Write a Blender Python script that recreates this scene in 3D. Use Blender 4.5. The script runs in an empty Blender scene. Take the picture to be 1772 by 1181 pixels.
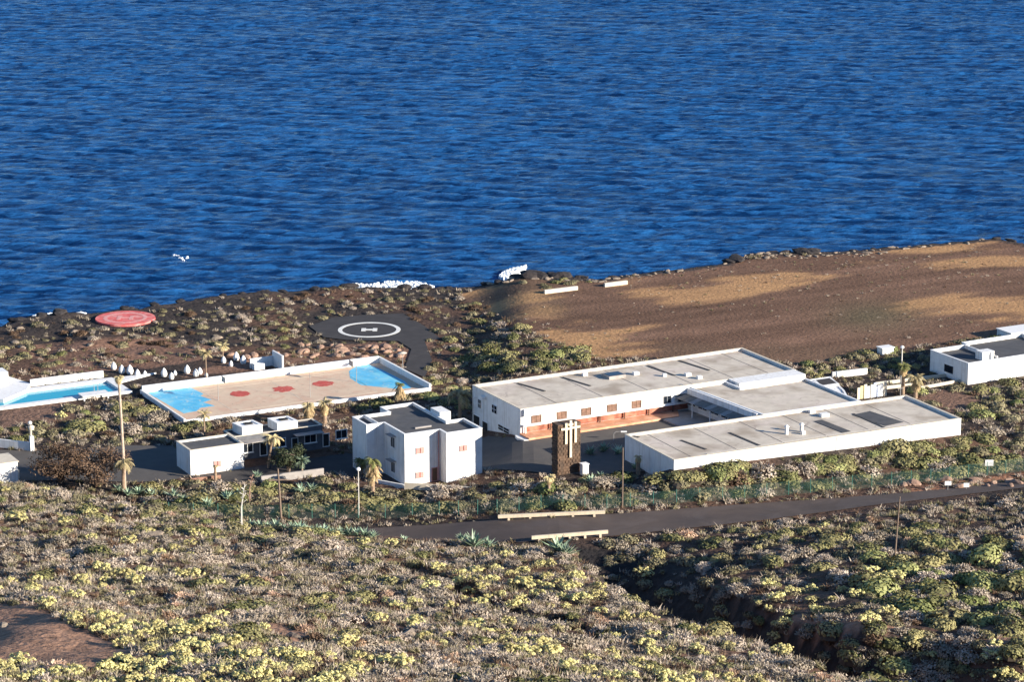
import bpy, bmesh, math, random
import numpy as np
from mathutils import Vector, Matrix

random.seed(11); NR = np.random.RandomState(5)
C = bpy.context.scene.collection
rad = math.radians

# ------------------------------------------------------------------ camera, sky, sun, exposure
CAMH = 121.0; PITCH = rad(14.29); FPX = 5000.0; CX = 886.0; CY = 590.5
cd = bpy.data.cameras.new('camera'); cam = bpy.data.objects.new('camera', cd); C.objects.link(cam)
cam.location = (0, 0, CAMH); cam.rotation_euler = (rad(90) - PITCH, 0, 0)
cd.sensor_width = 36; cd.lens = FPX / 1772 * 36; cd.clip_start = 1; cd.clip_end = 30000
bpy.context.scene.camera = cam

SUN_AZ = rad(-25); SUN_EL = rad(16.5)              # direction towards the sun, measured from +x
world = bpy.data.worlds.new('World'); bpy.context.scene.world = world; world.use_nodes = True
wn = world.node_tree.nodes; wl = world.node_tree.links; wn.clear()
sky = wn.new('ShaderNodeTexSky'); sky.sky_type = 'NISHITA'; sky.sun_disc = False
sky.sun_elevation = SUN_EL; sky.sun_rotation = rad(90) - SUN_AZ; sky.altitude = 100
sky.air_density = 1.0; sky.dust_density = 0.1; sky.ozone_density = 5.5
bg = wn.new('ShaderNodeBackground'); bg.inputs['Strength'].default_value = 0.085
wo = wn.new('ShaderNodeOutputWorld'); wl.new(sky.outputs[0], bg.inputs[0]); wl.new(bg.outputs[0], wo.inputs[0])
sd = bpy.data.lights.new('sun', 'SUN'); sd.energy = 5.0; sd.angle = rad(0.5); sd.color = (1.0, 0.91, 0.77)
sun = bpy.data.objects.new('sun', sd); C.objects.link(sun)
sv = Vector((math.cos(SUN_EL) * math.cos(SUN_AZ), math.cos(SUN_EL) * math.sin(SUN_AZ), math.sin(SUN_EL)))
sun.rotation_euler = sv.to_track_quat('Z', 'Y').to_euler(); sun.location = (300, -100, 300)
vs = bpy.context.scene.view_settings
vs.view_transform = 'Standard'; vs.look = 'None'; vs.gamma = 1; vs.use_curve_mapping = False
vs.exposure = 1.12
bpy.context.scene.cycles.max_bounces = 5
bpy.context.scene.cycles.transparent_max_bounces = 12

# ------------------------------------------------------------------ numpy noise
_T = NR.rand(256, 256)
def vnoise(x, y):
    x = np.asarray(x, float); y = np.asarray(y, float)
    xi = np.floor(x).astype(int); yi = np.floor(y).astype(int); xf = x - xi; yf = y - yi
    xf = xf * xf * (3 - 2 * xf); yf = yf * yf * (3 - 2 * yf)
    a = _T[xi & 255, yi & 255]; b = _T[(xi + 1) & 255, yi & 255]; c = _T[xi & 255, (yi + 1) & 255]; d = _T[(xi + 1) & 255, (yi + 1) & 255]
    return a * (1 - xf) * (1 - yf) + b * xf * (1 - yf) + c * (1 - xf) * yf + d * xf * yf
def fbm(x, y, o=4):
    s = 0; a = .5; t = 0
    for i in range(o):
        s = s + a * vnoise(x * 2 ** i + 17.3 * i, y * 2 ** i + 9.1 * i); t += a; a *= .5
    return s / t
def sstep(e0, e1, x):
    t = np.clip((x - e0) / (e1 - e0), 0, 1); return t * t * (3 - 2 * t)

# ------------------------------------------------------------------ from a direction in the photo to a point of the place
def ray(px, py):
    a = px - CX; b = py - CY
    return np.array([a, FPX * math.cos(PITCH) - b * math.sin(PITCH), -FPX * math.sin(PITCH) - b * math.cos(PITCH)])
def P(px, py, z=0.0):
    d = ray(px, py); t = (z - CAMH) / d[2]; return (d[0] * t, d[1] * t)
def dep(py): return PITCH + math.atan((py - CY) / FPX)
def topx(x, y, z):
    rx = x; ry = y; rz = z - CAMH
    fz = ry * math.cos(PITCH) - rz * math.sin(PITCH); uy = ry * math.sin(PITCH) + rz * math.cos(PITCH)
    return CX + FPX * rx / fz, CY - FPX * uy / fz

# ------------------------------------------------------------------ terrain
def zt(py, h): return CAMH - h * math.tan(dep(py))
ZL = -2.4
_cols = {  # px: seven knots (distance, height): near slope, middle, crest, foot, gully, bank top, road edge
 -400: [(200, zt(1181, 200)), (285, zt(1000, 285)), (378, zt(822, 378)), (388, -2.4), (391, -2.4), (394, -2.4), (397, -2.4)],
 0:    [(200, zt(1181, 200)), (285, zt(1010, 285)), (372, zt(834, 372)), (384, -2.4), (388, -2.4), (392, -2.4), (396, -2.4)],
 430:  [(205, zt(1181, 205)), (275, zt(1040, 275)), (342, zt(905, 342)), (362, -2.2), (366, -2.4), (370, -2.4), (376, -2.4)],
 700:  [(210, zt(1181, 210)), (272, zt(1050, 272)), (332, zt(932, 332)), (354, -2), (358, -2.2), (362, -2.3), (370, -2.3)],
 860:  [(213, zt(1181, 213)), (270, zt(1060, 270)), (325, zt(944, 325)), (348, -2.4), (353, -2.4), (358, -2), (366, -1.0)],
 1000: [(217, zt(1181, 217)), (268, zt(1070, 268)), (316, zt(960, 316)), (340, -8), (348, -7), (358, -2), (364, 0)],
 1100: [(222, zt(1181, 222)), (258, zt(1100, 258)), (285, zt(1045, 285)), (310, -11), (335, -9), (358, -.6), (366, .2)],
 1200: [(226, zt(1181, 226)), (252, zt(1120, 252)), (272, zt(1080, 272)), (298, -9), (324, -8), (347, 1.6), (370, .3)],
 1300: [(230, zt(1181, 230)), (248, zt(1140, 248)), (260, zt(1112, 260)), (286, -6), (308, -6), (326, 6.0), (374, .3)],
 1400: [(234, zt(1181, 234)), (243, zt(1160, 243)), (249, zt(1145, 249)), (274, -3), (298, -3), (312, 8.6), (376, .5)],
 1500: [(222, zt(1200, 222)), (232, zt(1195, 232)), (238, zt(1183, 238)), (264, 0), (288, 0), (303, 10.6), (380, .7)],
 1650: [(215, zt(1225, 215)), (222, zt(1215, 222)), (228, zt(1212, 228)), (254, 1), (280, 1), (300, 10.4), (384, .7)],
 1772: [(205, zt(1250, 205)), (213, zt(1245, 213)), (220, zt(1240, 220)), (250, 2), (276, 2), (292, 12.0), (388, .7)],
 1950: [(205, zt(1250, 205)), (213, zt(1245, 213)), (220, zt(1240, 220)), (250, 3), (276, 3), (292, 11.5), (392, 1.2)],
 2300: [(205, zt(1250, 205)), (213, zt(1245, 213)), (220, zt(1240, 220)), (250, 3), (276, 3), (292, 12.0), (392, 1.5)],
}
_px = np.array(sorted(_cols)); _kh = np.array([[k[0] for k in _cols[p]] for p in _px], float); _kz = np.array([[k[1] for k in _cols[p]] for p in _px], float)
COAST = [(-400, 590), (0, 566), (40, 556), (70, 547), (165, 542), (260, 532), (350, 517), (470, 506), (600, 497), (700, 497), (760, 497), (820, 496), (862, 488),
         (900, 476), (960, 479), (1040, 482), (1090, 474), (1180, 464), (1262, 452), (1290, 437), (1340, 436), (1420, 437), (1500, 430), (1600, 421), (1700, 412), (1740, 416), (1772, 424), (1830, 440), (1900, 455), (2300, 520)]
_cx = np.array([c[0] for c in COAST], float); _cy = np.array([c[1] for c in COAST], float)
def platz(pu, h=None):
    if h is None: return ZL + (0 - ZL) * sstep(812, 915, pu)
    k = sstep(385, 415, h); return ZL + (0 - ZL) * sstep2(640 + 172 * k, 990 - 75 * k, pu)
def sstep2(e0, e1, x):
    t = np.clip((x - e0) / (e1 - e0), 0, 1); return t * t * (3 - 2 * t)
def platp(px, py):
    h = (CAMH + 1.2) / math.tan(dep(py)); return float(platz(px, h))
def coast_h(pu):
    cy = np.interp(pu, _cx, _cy); z = platz(pu)
    return (CAMH - z) / np.tan(PITCH + np.arctan((cy - CY) / FPX))
def col_u(x, y):
    return CX + 4790.0 * x / np.maximum(y, 1.0)
FLAT = []      # polygons (photo directions on the ground) kept smooth: filled below
def inpoly(px, py, poly):
    px = np.asarray(px, float); py = np.asarray(py, float); r = np.zeros(px.shape, bool); n = len(poly)
    for i in range(n):
        x1, y1 = poly[i]; x2, y2 = poly[(i + 1) % n]
        if y1 == y2: continue
        c = ((y1 > py) != (y2 > py)) & (px < (x2 - x1) * (py - y1) / (y2 - y1) + x1); r ^= c
    return r
ROAD = [(600, 917), (700, 912), (860, 901), (1050, 892), (1250, 877), (1450, 863), (1640, 849), (1772, 834), (1900, 820), (1900, 838), (1772, 853), (1640, 869), (1500, 886), (1250, 913), (1050, 931), (900, 938), (700, 938), (600, 936)]
ROADC = [(600, 926), (700, 924), (860, 918), (1050, 911), (1250, 895), (1450, 876), (1640, 859), (1772, 843), (1900, 829)]
def terr(x, y):
    x = np.asarray(x, float); y = np.asarray(y, float)
    pu = col_u(x, y); pc = np.clip(pu, _px[0], _px[-1] - .01)
    i = np.clip(np.searchsorted(_px, pc, side='right') - 1, 0, len(_px) - 2); t = (pc - _px[i]) / (_px[i + 1] - _px[i])
    kh = _kh[i] * (1 - t)[..., None] + _kh[i + 1] * t[..., None]; kz = _kz[i] * (1 - t)[..., None] + _kz[i + 1] * t[..., None]
    pz = platz(pu, y)
    h = y
    z = kz[..., 0] + (kh[..., 0] - h) * .27
    for k in range(6):
        s = np.clip((h - kh[..., k]) / (kh[..., k + 1] - kh[..., k]), 0, 1); m = h > kh[..., k]
        z = np.where(m, kz[..., k] * (1 - s) + kz[..., k + 1] * s, z)
    s = np.clip((h - kh[..., 6]) / 7.0, 0, 1); z = np.where(h > kh[..., 6], kz[..., 6] * (1 - s) + pz * s, z)
    hill = 1 - sstep(-6, 2, h - kh[..., 6])
    # rills running down the spur and general roughness
    rill = (fbm(x * .05 + y * .02, y * .012, 3) - .5) * 5.0 + (fbm(x * .16, y * .09, 3) - .5) * 1.6
    z = z + rill * hill * (h < kh[..., 2] - 4) * sstep(0, 25, kh[..., 2] - 4 - h) * .6 + (fbm(x * .2 + 50, y * .2, 3) - .5) * 1.3 * hill
    # the washed-out rill across the spur and the bank in front of the roadside wing
    for (xa, ya, xb, yb) in ((-13.5, 308.0, -1.0, 275.0), (-1.0, 275.0, 11.0, 257.0), (-62.0, 268.0, -45.0, 262.0)):
        ux, uy = xb - xa, yb - ya; q = np.clip(((x - xa) * ux + (y - ya) * uy) / (ux * ux + uy * uy), 0, 1); dd = np.hypot(x - xa - q * ux, y - ya - q * uy) + (vnoise(x * .3, y * .3) - .5) * 2.2
        z = z - 3.0 * (1 - sstep(.7, 2.2, dd)) * (h < kh[..., 2])
    da = (x - 22.9) * .8973 + (y - 391.3) * .4415; db = -(x - 22.9) * .4415 + (y - 391.3) * .8973
    z = z + (2.5 - .022 * np.clip(da, 0, 50)) * (1 - sstep(0, 1, np.maximum(-db - .5, 0) / 9.0)) * sstep(-5, 0, da) * (1 - sstep(49, 55, da)) * (1 - sstep(0, 7, db))
    # rough lava towards the sea
    seaz = sstep(468, 480, h) * (pu < 800)
    ch = coast_h(pu) + (fbm(x * .11, y * .02 + 3, 3) - .5) * 3.2 + (fbm(x * .5, y * .02 + 8, 2) - .5) * 1.6
    z = z + (fbm(x * .15 + 9, y * .15, 4) - .5) * 1.5 * seaz * (1 - HELI(x, y))
    drop = np.clip((h - ch) / 3.5, 0, 4)
    z = z - drop * (3.2 + 2 * (vnoise(x * .4, y * .4) - .5)) 
    return z
_h1 = P(560, 545, ZL); HC = P(650, 575, ZL)
def HELI(x, y):                                           # level ground round the two landing pads
    r1 = np.hypot(x - HC[0], (y - HC[1])); r2 = np.hypot(x - RC[0], y - RC[1])
    return np.maximum(1 - sstep(15, 21, r1), 1 - sstep(5.5, 9, r2))
RC = P(217, 553.5, ZL)
def tz(x, y): return float(terr(np.array([x]), np.array([y]))[0])
def cast(px, py, h0=150.0, h1=720.0, st=.4):
    """first ground point in the direction of the photo's (px, py)"""
    px = np.atleast_1d(np.asarray(px, float)); py = np.atleast_1d(np.asarray(py, float))
    a = px - CX; b = py - CY; dy = FPX * math.cos(PITCH) - b * math.sin(PITCH); dz = -FPX * math.sin(PITCH) - b * math.cos(PITCH)
    n = len(px); ht = np.full(n, np.nan); live = np.ones(n, bool)
    for h in np.arange(h0, h1, st):
        idx = np.where(live)[0]
        if len(idx) == 0: break
        x = a[idx] / dy[idx] * h; zr = CAMH + dz[idx] / dy[idx] * h
        g = terr(x, np.full(len(idx), h)); hit = zr <= g
        ht[idx[hit]] = h; live[idx[hit]] = False
    x = a / dy * ht
    return x, ht, CAMH + dz / dy * ht
_hh = np.arange(150.0, 720.0, .25)
def G(px, py):
    """first ground point in one direction"""
    d = ray(px, py); x = d[0] / d[1] * _hh; k = int(np.argmax(CAMH + d[2] / d[1] * _hh <= terr(x, _hh))); return (float(x[k]), float(_hh[k]), tz(x[k], _hh[k]))

# ------------------------------------------------------------------ materials
def newmat(name):
    m = bpy.data.materials.new(name); m.use_nodes = True; nt = m.node_tree; b = nt.nodes['Principled BSDF']; return m, nt, b
def mat(name, col, rough=.8, var=.15, scale=3.0, bump=0.0, bscale=8.0, spec=.3, metal=0.0, stain=None, sscale=.6, samt=.5):
    m, nt, b = newmat(name); N = nt.nodes; L = nt.links
    tc = N.new('ShaderNodeNewGeometry')
    n = N.new('ShaderNodeTexNoise'); n.inputs['Scale'].default_value = scale; n.inputs['Detail'].default_value = 6
    L.new(tc.outputs['Position'], n.inputs['Vector'])
    mr = N.new('ShaderNodeMapRange'); mr.inputs[1].default_value = .3; mr.inputs[2].default_value = .7; mr.inputs[3].default_value = 1 - var; mr.inputs[4].default_value = 1 + var
    L.new(n.outputs[0], mr.inputs[0])
    hs = N.new('ShaderNodeHueSaturation'); hs.inputs['Color'].default_value = (*col, 1); L.new(mr.outputs[0], hs.inputs['Value'])
    out = hs.outputs[0]
    if stain:
        n2 = N.new('ShaderNodeTexNoise'); n2.inputs['Scale'].default_value = sscale; n2.inputs['Detail'].default_value = 5; L.new(tc.outputs['Position'], n2.inputs['Vector'])
        m2 = N.new('ShaderNodeMapRange'); m2.inputs[1].default_value = .48; m2.inputs[2].default_value = .68; m2.inputs[4].default_value = samt; L.new(n2.outputs[0], m2.inputs[0])
        mx = N.new('ShaderNodeMix'); mx.data_type = 'RGBA'; L.new(m2.outputs[0], mx.inputs[0]); L.new(out, mx.inputs[6]); mx.inputs[7].default_value = (*stain, 1); out = mx.outputs[2]
    L.new(out, b.inputs['Base Color'])
    b.inputs['Roughness'].default_value = rough; b.inputs['Specular IOR Level'].default_value = spec; b.inputs['Metallic'].default_value = metal
    if bump:
        n3 = N.new('ShaderNodeTexNoise'); n3.inputs['Scale'].default_value = bscale; n3.inputs['Detail'].default_value = 4; L.new(tc.outputs['Position'], n3.inputs['Vector'])
        bp = N.new('ShaderNodeBump'); bp.inputs['Strength'].default_value = 1; bp.inputs['Distance'].default_value = bump; L.new(n3.outputs[0], bp.inputs['Height']); L.new(bp.outputs[0], b.inputs['Normal'])
    return m
def leafmat(name, c1, c2, c3=None, rough=.7):
    """leaf colour varies from leaf to leaf and from plant to plant"""
    m, nt, b = newmat(name); N = nt.nodes; L = nt.links
    g = N.new('ShaderNodeNewGeometry'); oi = N.new('ShaderNodeObjectInfo')
    mx = N.new('ShaderNodeMix'); mx.data_type = 'RGBA'; L.new(g.outputs['Random Per Island'], mx.inputs[0]); mx.inputs[6].default_value = (*c1, 1); mx.inputs[7].default_value = (*c2, 1)
    out = mx.outputs[2]
    if c3:
        m2 = N.new('ShaderNodeMix'); m2.data_type = 'RGBA'; L.new(oi.outputs['Random'], m2.inputs[0]); L.new(out, m2.inputs[6]); m2.inputs[7].default_value = (*c3, 1); out = m2.outputs[2]
    v = N.new('ShaderNodeMapRange'); v.inputs[3].default_value = .7; v.inputs[4].default_value = 1.35; L.new(oi.outputs['Random'], v.inputs[0])
    hs = N.new('ShaderNodeHueSaturation'); L.new(out, hs.inputs['Color']); L.new(v.outputs[0], hs.inputs['Value'])
    L.new(hs.outputs[0], b.inputs['Base Color']); b.inputs['Roughness'].default_value = rough; b.inputs['Specular IOR Level'].default_value = .25
    return m
M = {
 'white': mat('white_render', (.80, .79, .77), .85, .05, 1.5, .01, 12, stain=(.55, .52, .48), sscale=.7, samt=.25),
 'white2': mat('white_paint_clean', (.82, .81, .79), .7, .03, 2),
 'roofgrey': mat('grey_roof_felt', (.60, .525, .43), .9, .10, .7, .01, 6, stain=(.36, .29, .22), sscale=.22, samt=.85),
 'roofdark': mat('dark_roof_felt', (.085, .085, .09), .9, .15, .8, stain=(.13, .12, .11), sscale=.3, samt=.6),
 'tar': mat('tar_strip', (.07, .065, .06), .7, .2, 2),
 'cap': mat('cream_coping', (.66, .58, .46), .85, .08, 1.2),
 'asphalt': mat('asphalt', (.105, .094, .085), .9, .12, .5, .01, 10, stain=(.085, .078, .078), sscale=.2, samt=.7),
 'asphalt2': mat('dark_asphalt', (.052, .047, .047), .9, .15, .6, .01, 10),
 'road': mat('road_asphalt', (.10, .074, .062), .92, .14, .35, .01, 9, stain=(.07, .055, .052), sscale=.15, samt=.7),
 'glass': mat('window_glass', (.015, .02, .03), .12, .1, 3, spec=.5),
 'brownglass': mat('brown_blind', (.20, .115, .08), .5, .3, 2),
 'dark': mat('dark_opening', (.02, .02, .022), .8, .2, 3),
 'wood': mat('brown_wood', (.16, .09, .055), .8, .2, 4),
 'pink': mat('faded_red_shutter', (.55, .27, .24), .8, .12, 4),
 'redband': mat('red_painted_plinth', (.30, .11, .07), .8, .35, 1.2, stain=(.6, .3, .2), sscale=.8, samt=.5),
 'orange': mat('orange_tile_paving', (.62, .30, .17), .85, .15, 1.0, stain=(.72, .5, .36), sscale=.5, samt=.5),
 'court': mat('court_concrete', (.66, .50, .36), .9, .06, .5, stain=(.52, .34, .24), sscale=.25, samt=.6),
 'bluepaint': mat('blue_floor_paint', (.10, .47, .72), .6, .12, .6, stain=(.25, .62, .75), sscale=.35, samt=.8),
 'redpaint': mat('red_floor_paint', (.52, .09, .07), .8, .2, .9),
 'helired': mat('red_pad_paint', (.66, .13, .12), .85, .2, .6, stain=(.72, .36, .32), sscale=.55, samt=.7),
 'helipink': mat('worn_white_paint_on_red', (.70, .33, .30), .85, .2, 1.5),
 'line': mat('white_line_paint', (.75, .73, .68), .8, .08, 1.5),
 'stone': mat('brown_stone', (.125, .078, .052), .9, .35, 1.8, .03, 5, stain=(.055, .042, .035), sscale=.9, samt=.7),
 'lava': mat('black_lava_rock', (.035, .03, .03), .95, .35, 1.0, .15, 2, stain=(.08, .06, .05), sscale=.4, samt=.6),
 'palerock': mat('pale_boulder', (.27, .215, .165), .95, .25, 1.4, .1, 3, stain=(.16, .12, .1), sscale=.8, samt=.6),
 'redrock': mat('reddish_boulder', (.30, .19, .14), .95, .25, 1.4, .08, 3, stain=(.36, .25, .18), sscale=.6, samt=.6),
 'metal': mat('galvanised_metal', (.32, .31, .30), .5, .1, 4),
 'poleb': mat('weathered_pole_wood', (.20, .145, .11), .85, .2, 5),
 'polew': mat('pale_pole_concrete', (.62, .58, .52), .8, .1, 5),
 'cream': mat('cream_concrete_rail', (.72, .60, .44), .85, .1, 2),
 'earthwall': mat('earth_coloured_wall', (.30, .17, .12), .9, .2, 1.2),
 'greypave': mat('grey_concrete', (.34, .31, .29), .9, .15, 1.0),
 'navy': mat('grey_painted_wall', (.42, .42, .43), .85, .1, 1.2),
 'bark': mat('palm_bark', (.30, .21, .145), .9, .25, 3, .04, 8),
 'palebark': mat('pale_palm_bark', (.46, .36, .28), .9, .25, 2, .04, 6),
 'canopy': mat('weathered_canopy_sheet', (.20, .185, .165), .8, .2, 2),
 'shadewall': mat('wall_painted_dark_for_shade', (.105, .108, .12), .85, .2, 1.2),  # wall colour darkened to stand in for shade on the low wing
 'seam': mat('roof_seam_bitumen', (.30, .25, .21), .85, .2, 2),
 'yellow': mat('yellow_panel', (.62, .54, .26), .7, .1, 3),
 'bluep': mat('pale_blue_panel', (.45, .5, .62), .7, .1, 3),
 'postgreen': mat('green_fence_post', (.07, .20, .16), .6, .1, 3),
}
def streaks(m, amt, col):
    nt = m.node_tree; N = nt.nodes; L = nt.links; b = N['Principled BSDF']; src = b.inputs['Base Color'].links[0].from_socket
    g = N.new('ShaderNodeNewGeometry'); mp = N.new('ShaderNodeMapping'); mp.inputs['Scale'].default_value = (2.2, 2.2, .16); L.new(g.outputs['Position'], mp.inputs['Vector'])
    n = N.new('ShaderNodeTexNoise'); n.inputs['Scale'].default_value = 1; n.inputs['Detail'].default_value = 5; L.new(mp.outputs[0], n.inputs['Vector'])
    r = N.new('ShaderNodeMapRange'); r.inputs[1].default_value = .52; r.inputs[2].default_value = .72; r.inputs[4].default_value = amt; L.new(n.outputs[0], r.inputs[0])
    x = N.new('ShaderNodeMix'); x.data_type = 'RGBA'; L.new(r.outputs[0], x.inputs[0]); L.new(src, x.inputs[6]); x.inputs[7].default_value = (*col, 1); L.new(x.outputs[2], b.inputs['Base Color'])
streaks(M['white'], .5, (.46, .40, .34)); streaks(M['white2'], .3, (.55, .50, .44)); streaks(M['stone'], .5, (.06, .045, .035)); streaks(M['cream'], .4, (.4, .33, .25))
def blotch(m, scale, lo, hi, amt, col):
    nt = m.node_tree; N = nt.nodes; L = nt.links; b = N['Principled BSDF']; src = b.inputs['Base Color'].links[0].from_socket
    g = N.new('ShaderNodeNewGeometry'); n = N.new('ShaderNodeTexNoise'); n.inputs['Scale'].default_value = scale; n.inputs['Detail'].default_value = 8; n.inputs['Roughness'].default_value = .65; n.inputs['Distortion'].default_value = 1.2; L.new(g.outputs['Position'], n.inputs['Vector'])
    r = N.new('ShaderNodeMapRange'); r.inputs[1].default_value = lo; r.inputs[2].default_value = hi; r.inputs[4].default_value = amt; L.new(n.outputs[0], r.inputs[0])
    x = N.new('ShaderNodeMix'); x.data_type = 'RGBA'; L.new(r.outputs[0], x.inputs[0]); L.new(src, x.inputs[6]); x.inputs[7].default_value = (*col, 1); L.new(x.outputs[2], b.inputs['Base Color'])
blotch(M['court'], .35, .5, .62, .6, (.62, .38, .27)); blotch(M['court'], .9, .58, .68, .7, (.36, .27, .2)); blotch(M['bluepaint'], .8, .56, .64, .75, (.50, .62, .62)); blotch(M['redpaint'], 1.5, .55, .65, .6, (.60, .40, .30))
blotch(M['roofgrey'], .5, .58, .66, .6, (.33, .26, .22)); blotch(M['roofgrey'], .07, .5, .6, .35, (.66, .55, .50)); blotch(M['road'], .12, .5, .6, .4, (.125, .10, .092)); blotch(M['road'], .9, .62, .7, .5, (.055, .048, .045)); blotch(M['asphalt'], .5, .6, .68, .5, (.06, .055, .052)); blotch(M['asphalt2'], .4, .56, .66, .5, (.07, .062, .058))
blotch(M['helired'], 1.1, .55, .62, .55, (.74, .42, .36)); blotch(M['line'], 1.6, .6, .66, .5, (.3, .28, .27)); blotch(M['orange'], .8, .55, .65, .5, (.45, .24, .15))
M['skirt'] = leafmat('dead_frond', (.62, .45, .24), (.36, .25, .13))
M['frond'] = leafmat('palm_frond', (.08, .10, .03), (.20, .19, .07))
M['frondry'] = leafmat('dry_palm_frond', (.58, .46, .25), (.28, .24, .12))
M['agave'] = leafmat('agave_leaf', (.20, .30, .20), (.42, .50, .36))
M['green'] = leafmat('green_shrub_leaf', (.10, .11, .035), (.29, .28, .11), (.23, .20, .09))
M['lime'] = leafmat('bright_green_shrub_leaf', (.11, .13, .035), (.31, .34, .12), (.25, .25, .10))
M['olive'] = leafmat('olive_shrub_leaf', (.11, .10, .05), (.30, .26, .14), (.22, .19, .11))
M['grey'] = leafmat('dry_grey_twig', (.24, .195, .14), (.56, .47, .36), (.38, .31, .25))
M['yell'] = leafmat('yellow_spurge_tip', (.52, .45, .17), (.84, .72, .34), (.50, .46, .20))
M['brownleaf'] = leafmat('brown_dry_leaf', (.085, .052, .034), (.19, .12, .075))
M['darkleaf'] = leafmat('dark_tree_leaf', (.03, .04, .022), (.07, .085, .04))
M['rustleaf'] = leafmat('rusty_dry_leaf', (.36, .22, .13), (.66, .44, .28), (.50, .34, .24))
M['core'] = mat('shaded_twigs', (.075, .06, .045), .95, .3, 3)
M['stem'] = mat('shrub_stem', (.20, .15, .12), .9, .2, 4)

# fence mesh: woven wire, the gaps between the wires let the view through
m, nt, b = newmat('green_wire_mesh'); N = nt.nodes; L = nt.links
b.inputs['Base Color'].default_value = (.045, .13, .10, 1); b.inputs['Roughness'].default_value = .6
g = N.new('ShaderNodeNewGeometry'); v = N.new('ShaderNodeTexNoise'); v.inputs['Scale'].default_value = 9; L.new(g.outputs['Position'], v.inputs['Vector'])
mr = N.new('ShaderNodeMapRange'); mr.inputs[1].default_value = .35; mr.inputs[2].default_value = .65; mr.inputs[3].default_value = .06; mr.inputs[4].default_value = .26; L.new(v.outputs[0], mr.inputs[0])
L.new(mr.outputs[0], b.inputs['Alpha']); M['mesh'] = m

# ground material: base colour from the soil map stored on the terrain, broken up by noise
m, nt, b = newmat('soil'); N = nt.nodes; L = nt.links
at = N.new('ShaderNodeAttribute'); at.attribute_name = 'soil'
g = N.new('ShaderNodeNewGeometry')
n1 = N.new('ShaderNodeTexNoise'); n1.inputs['Scale'].default_value = .9; n1.inputs['Detail'].default_value = 8; n1.inputs['Roughness'].default_value = .7; L.new(g.outputs['Position'], n1.inputs['Vector'])
mr = N.new('ShaderNodeMapRange'); mr.inputs[1].default_value = .3; mr.inputs[2].default_value = .7; mr.inputs[3].default_value = .55; mr.inputs[4].default_value = 1.5; L.new(n1.outputs[0], mr.inputs[0])
hs = N.new('ShaderNodeHueSaturation'); L.new(at.outputs['Color'], hs.inputs['Color']); ma = N.new('ShaderNodeMix'); ma.data_type = 'FLOAT'; ma.inputs[2].default_value = 1.0; L.new(at.outputs['Alpha'], ma.inputs[0]); L.new(mr.outputs[0], ma.inputs[3]); L.new(ma.outputs[0], hs.inputs['Value']); L.new(hs.outputs[0], b.inputs['Base Color'])
n2 = N.new('ShaderNodeTexNoise'); n2.inputs['Scale'].default_value = 1.6; n2.inputs['Detail'].default_value = 6; L.new(g.outputs['Position'], n2.inputs['Vector'])
bp = N.new('ShaderNodeBump'); bp.inputs['Strength'].default_value = .8; mh = N.new('ShaderNodeMath'); mh.operation = 'MULTIPLY'; L.new(n2.outputs[0], mh.inputs[0]); L.new(at.outputs['Alpha'], mh.inputs[1]); bp.inputs['Distance'].default_value = .35; L.new(mh.outputs[0], bp.inputs['Height']); L.new(bp.outputs[0], b.inputs['Normal'])
b.inputs['Roughness'].default_value = .95; b.inputs['Specular IOR Level'].default_value = .1; M['soil'] = m

# sea water
m, nt, b = newmat('sea_water'); N = nt.nodes; L = nt.links
b.inputs['Base Color'].default_value = (.010, .098, .30, 1); b.inputs['Roughness'].default_value = .2; b.inputs['IOR'].default_value = 1.33; b.inputs['Specular IOR Level'].default_value = .5
g = N.new('ShaderNodeNewGeometry'); mp = N.new('ShaderNodeMapping'); mp.inputs['Scale'].default_value = (.27, .80, 1); mp.inputs['Rotation'].default_value = (0, 0, rad(-9)); L.new(g.outputs['Position'], mp.inputs['Vector'])
sp = N.new('ShaderNodeSeparateXYZ'); L.new(g.outputs['Position'], sp.inputs[0])
n0 = N.new('ShaderNodeTexNoise'); n0.inputs['Scale'].default_value = .62; n0.inputs['Detail'].default_value = 6; n0.inputs['Roughness'].default_value = .6; n0.inputs['Distortion'].default_value = .6; L.new(mp.outputs[0], n0.inputs['Vector'])
ad = N.new('ShaderNodeMath'); ad.operation = 'MULTIPLY_ADD'; ad.inputs[1].default_value = 5.0; L.new(n0.outputs[0], ad.inputs[0]); L.new(sp.outputs[2], ad.inputs[2])
mr = N.new('ShaderNodeMapRange'); mr.interpolation_type = 'SMOOTHSTEP'; mr.inputs[1].default_value = -5.2; mr.inputs[2].default_value = -3.6; L.new(ad.outputs[0], mr.inputs[0])
mx = N.new('ShaderNodeMix'); mx.data_type = 'RGBA'; mx.inputs[6].default_value = (.001, .021, .088, 1); mx.inputs[7].default_value = (.020, .122, .335, 1); L.new(mr.outputs[0], mx.inputs[0]); L.new(mx.outputs[2], b.inputs['Base Color'])  # light crests and dark troughs painted in, imitating sky reflection on the waves
n1 = N.new('ShaderNodeTexNoise'); n1.inputs['Scale'].default_value = 1.0; n1.inputs['Detail'].default_value = 5; n1.inputs['Roughness'].default_value = .6; n1.inputs['Distortion'].default_value = .4; L.new(mp.outputs[0], n1.inputs['Vector'])
bp = N.new('ShaderNodeBump'); bp.inputs['Strength'].default_value = 1; bp.inputs['Distance'].default_value = .7; L.new(n1.outputs[0], bp.inputs['Height']); L.new(bp.outputs[0], b.inputs['Normal'])
M['sea'] = m; SEA_BSDF = b
m, nt, b = newmat('pool_water'); b.inputs['Base Color'].default_value = (.03, .38, .52, 1); b.inputs['Roughness'].default_value = .08; b.inputs['IOR'].default_value = 1.33; M['pool'] = m
m = mat('sea_foam', (.78, .82, .85), .9, .05, 2, .1, 3); M['foam'] = m

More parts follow.
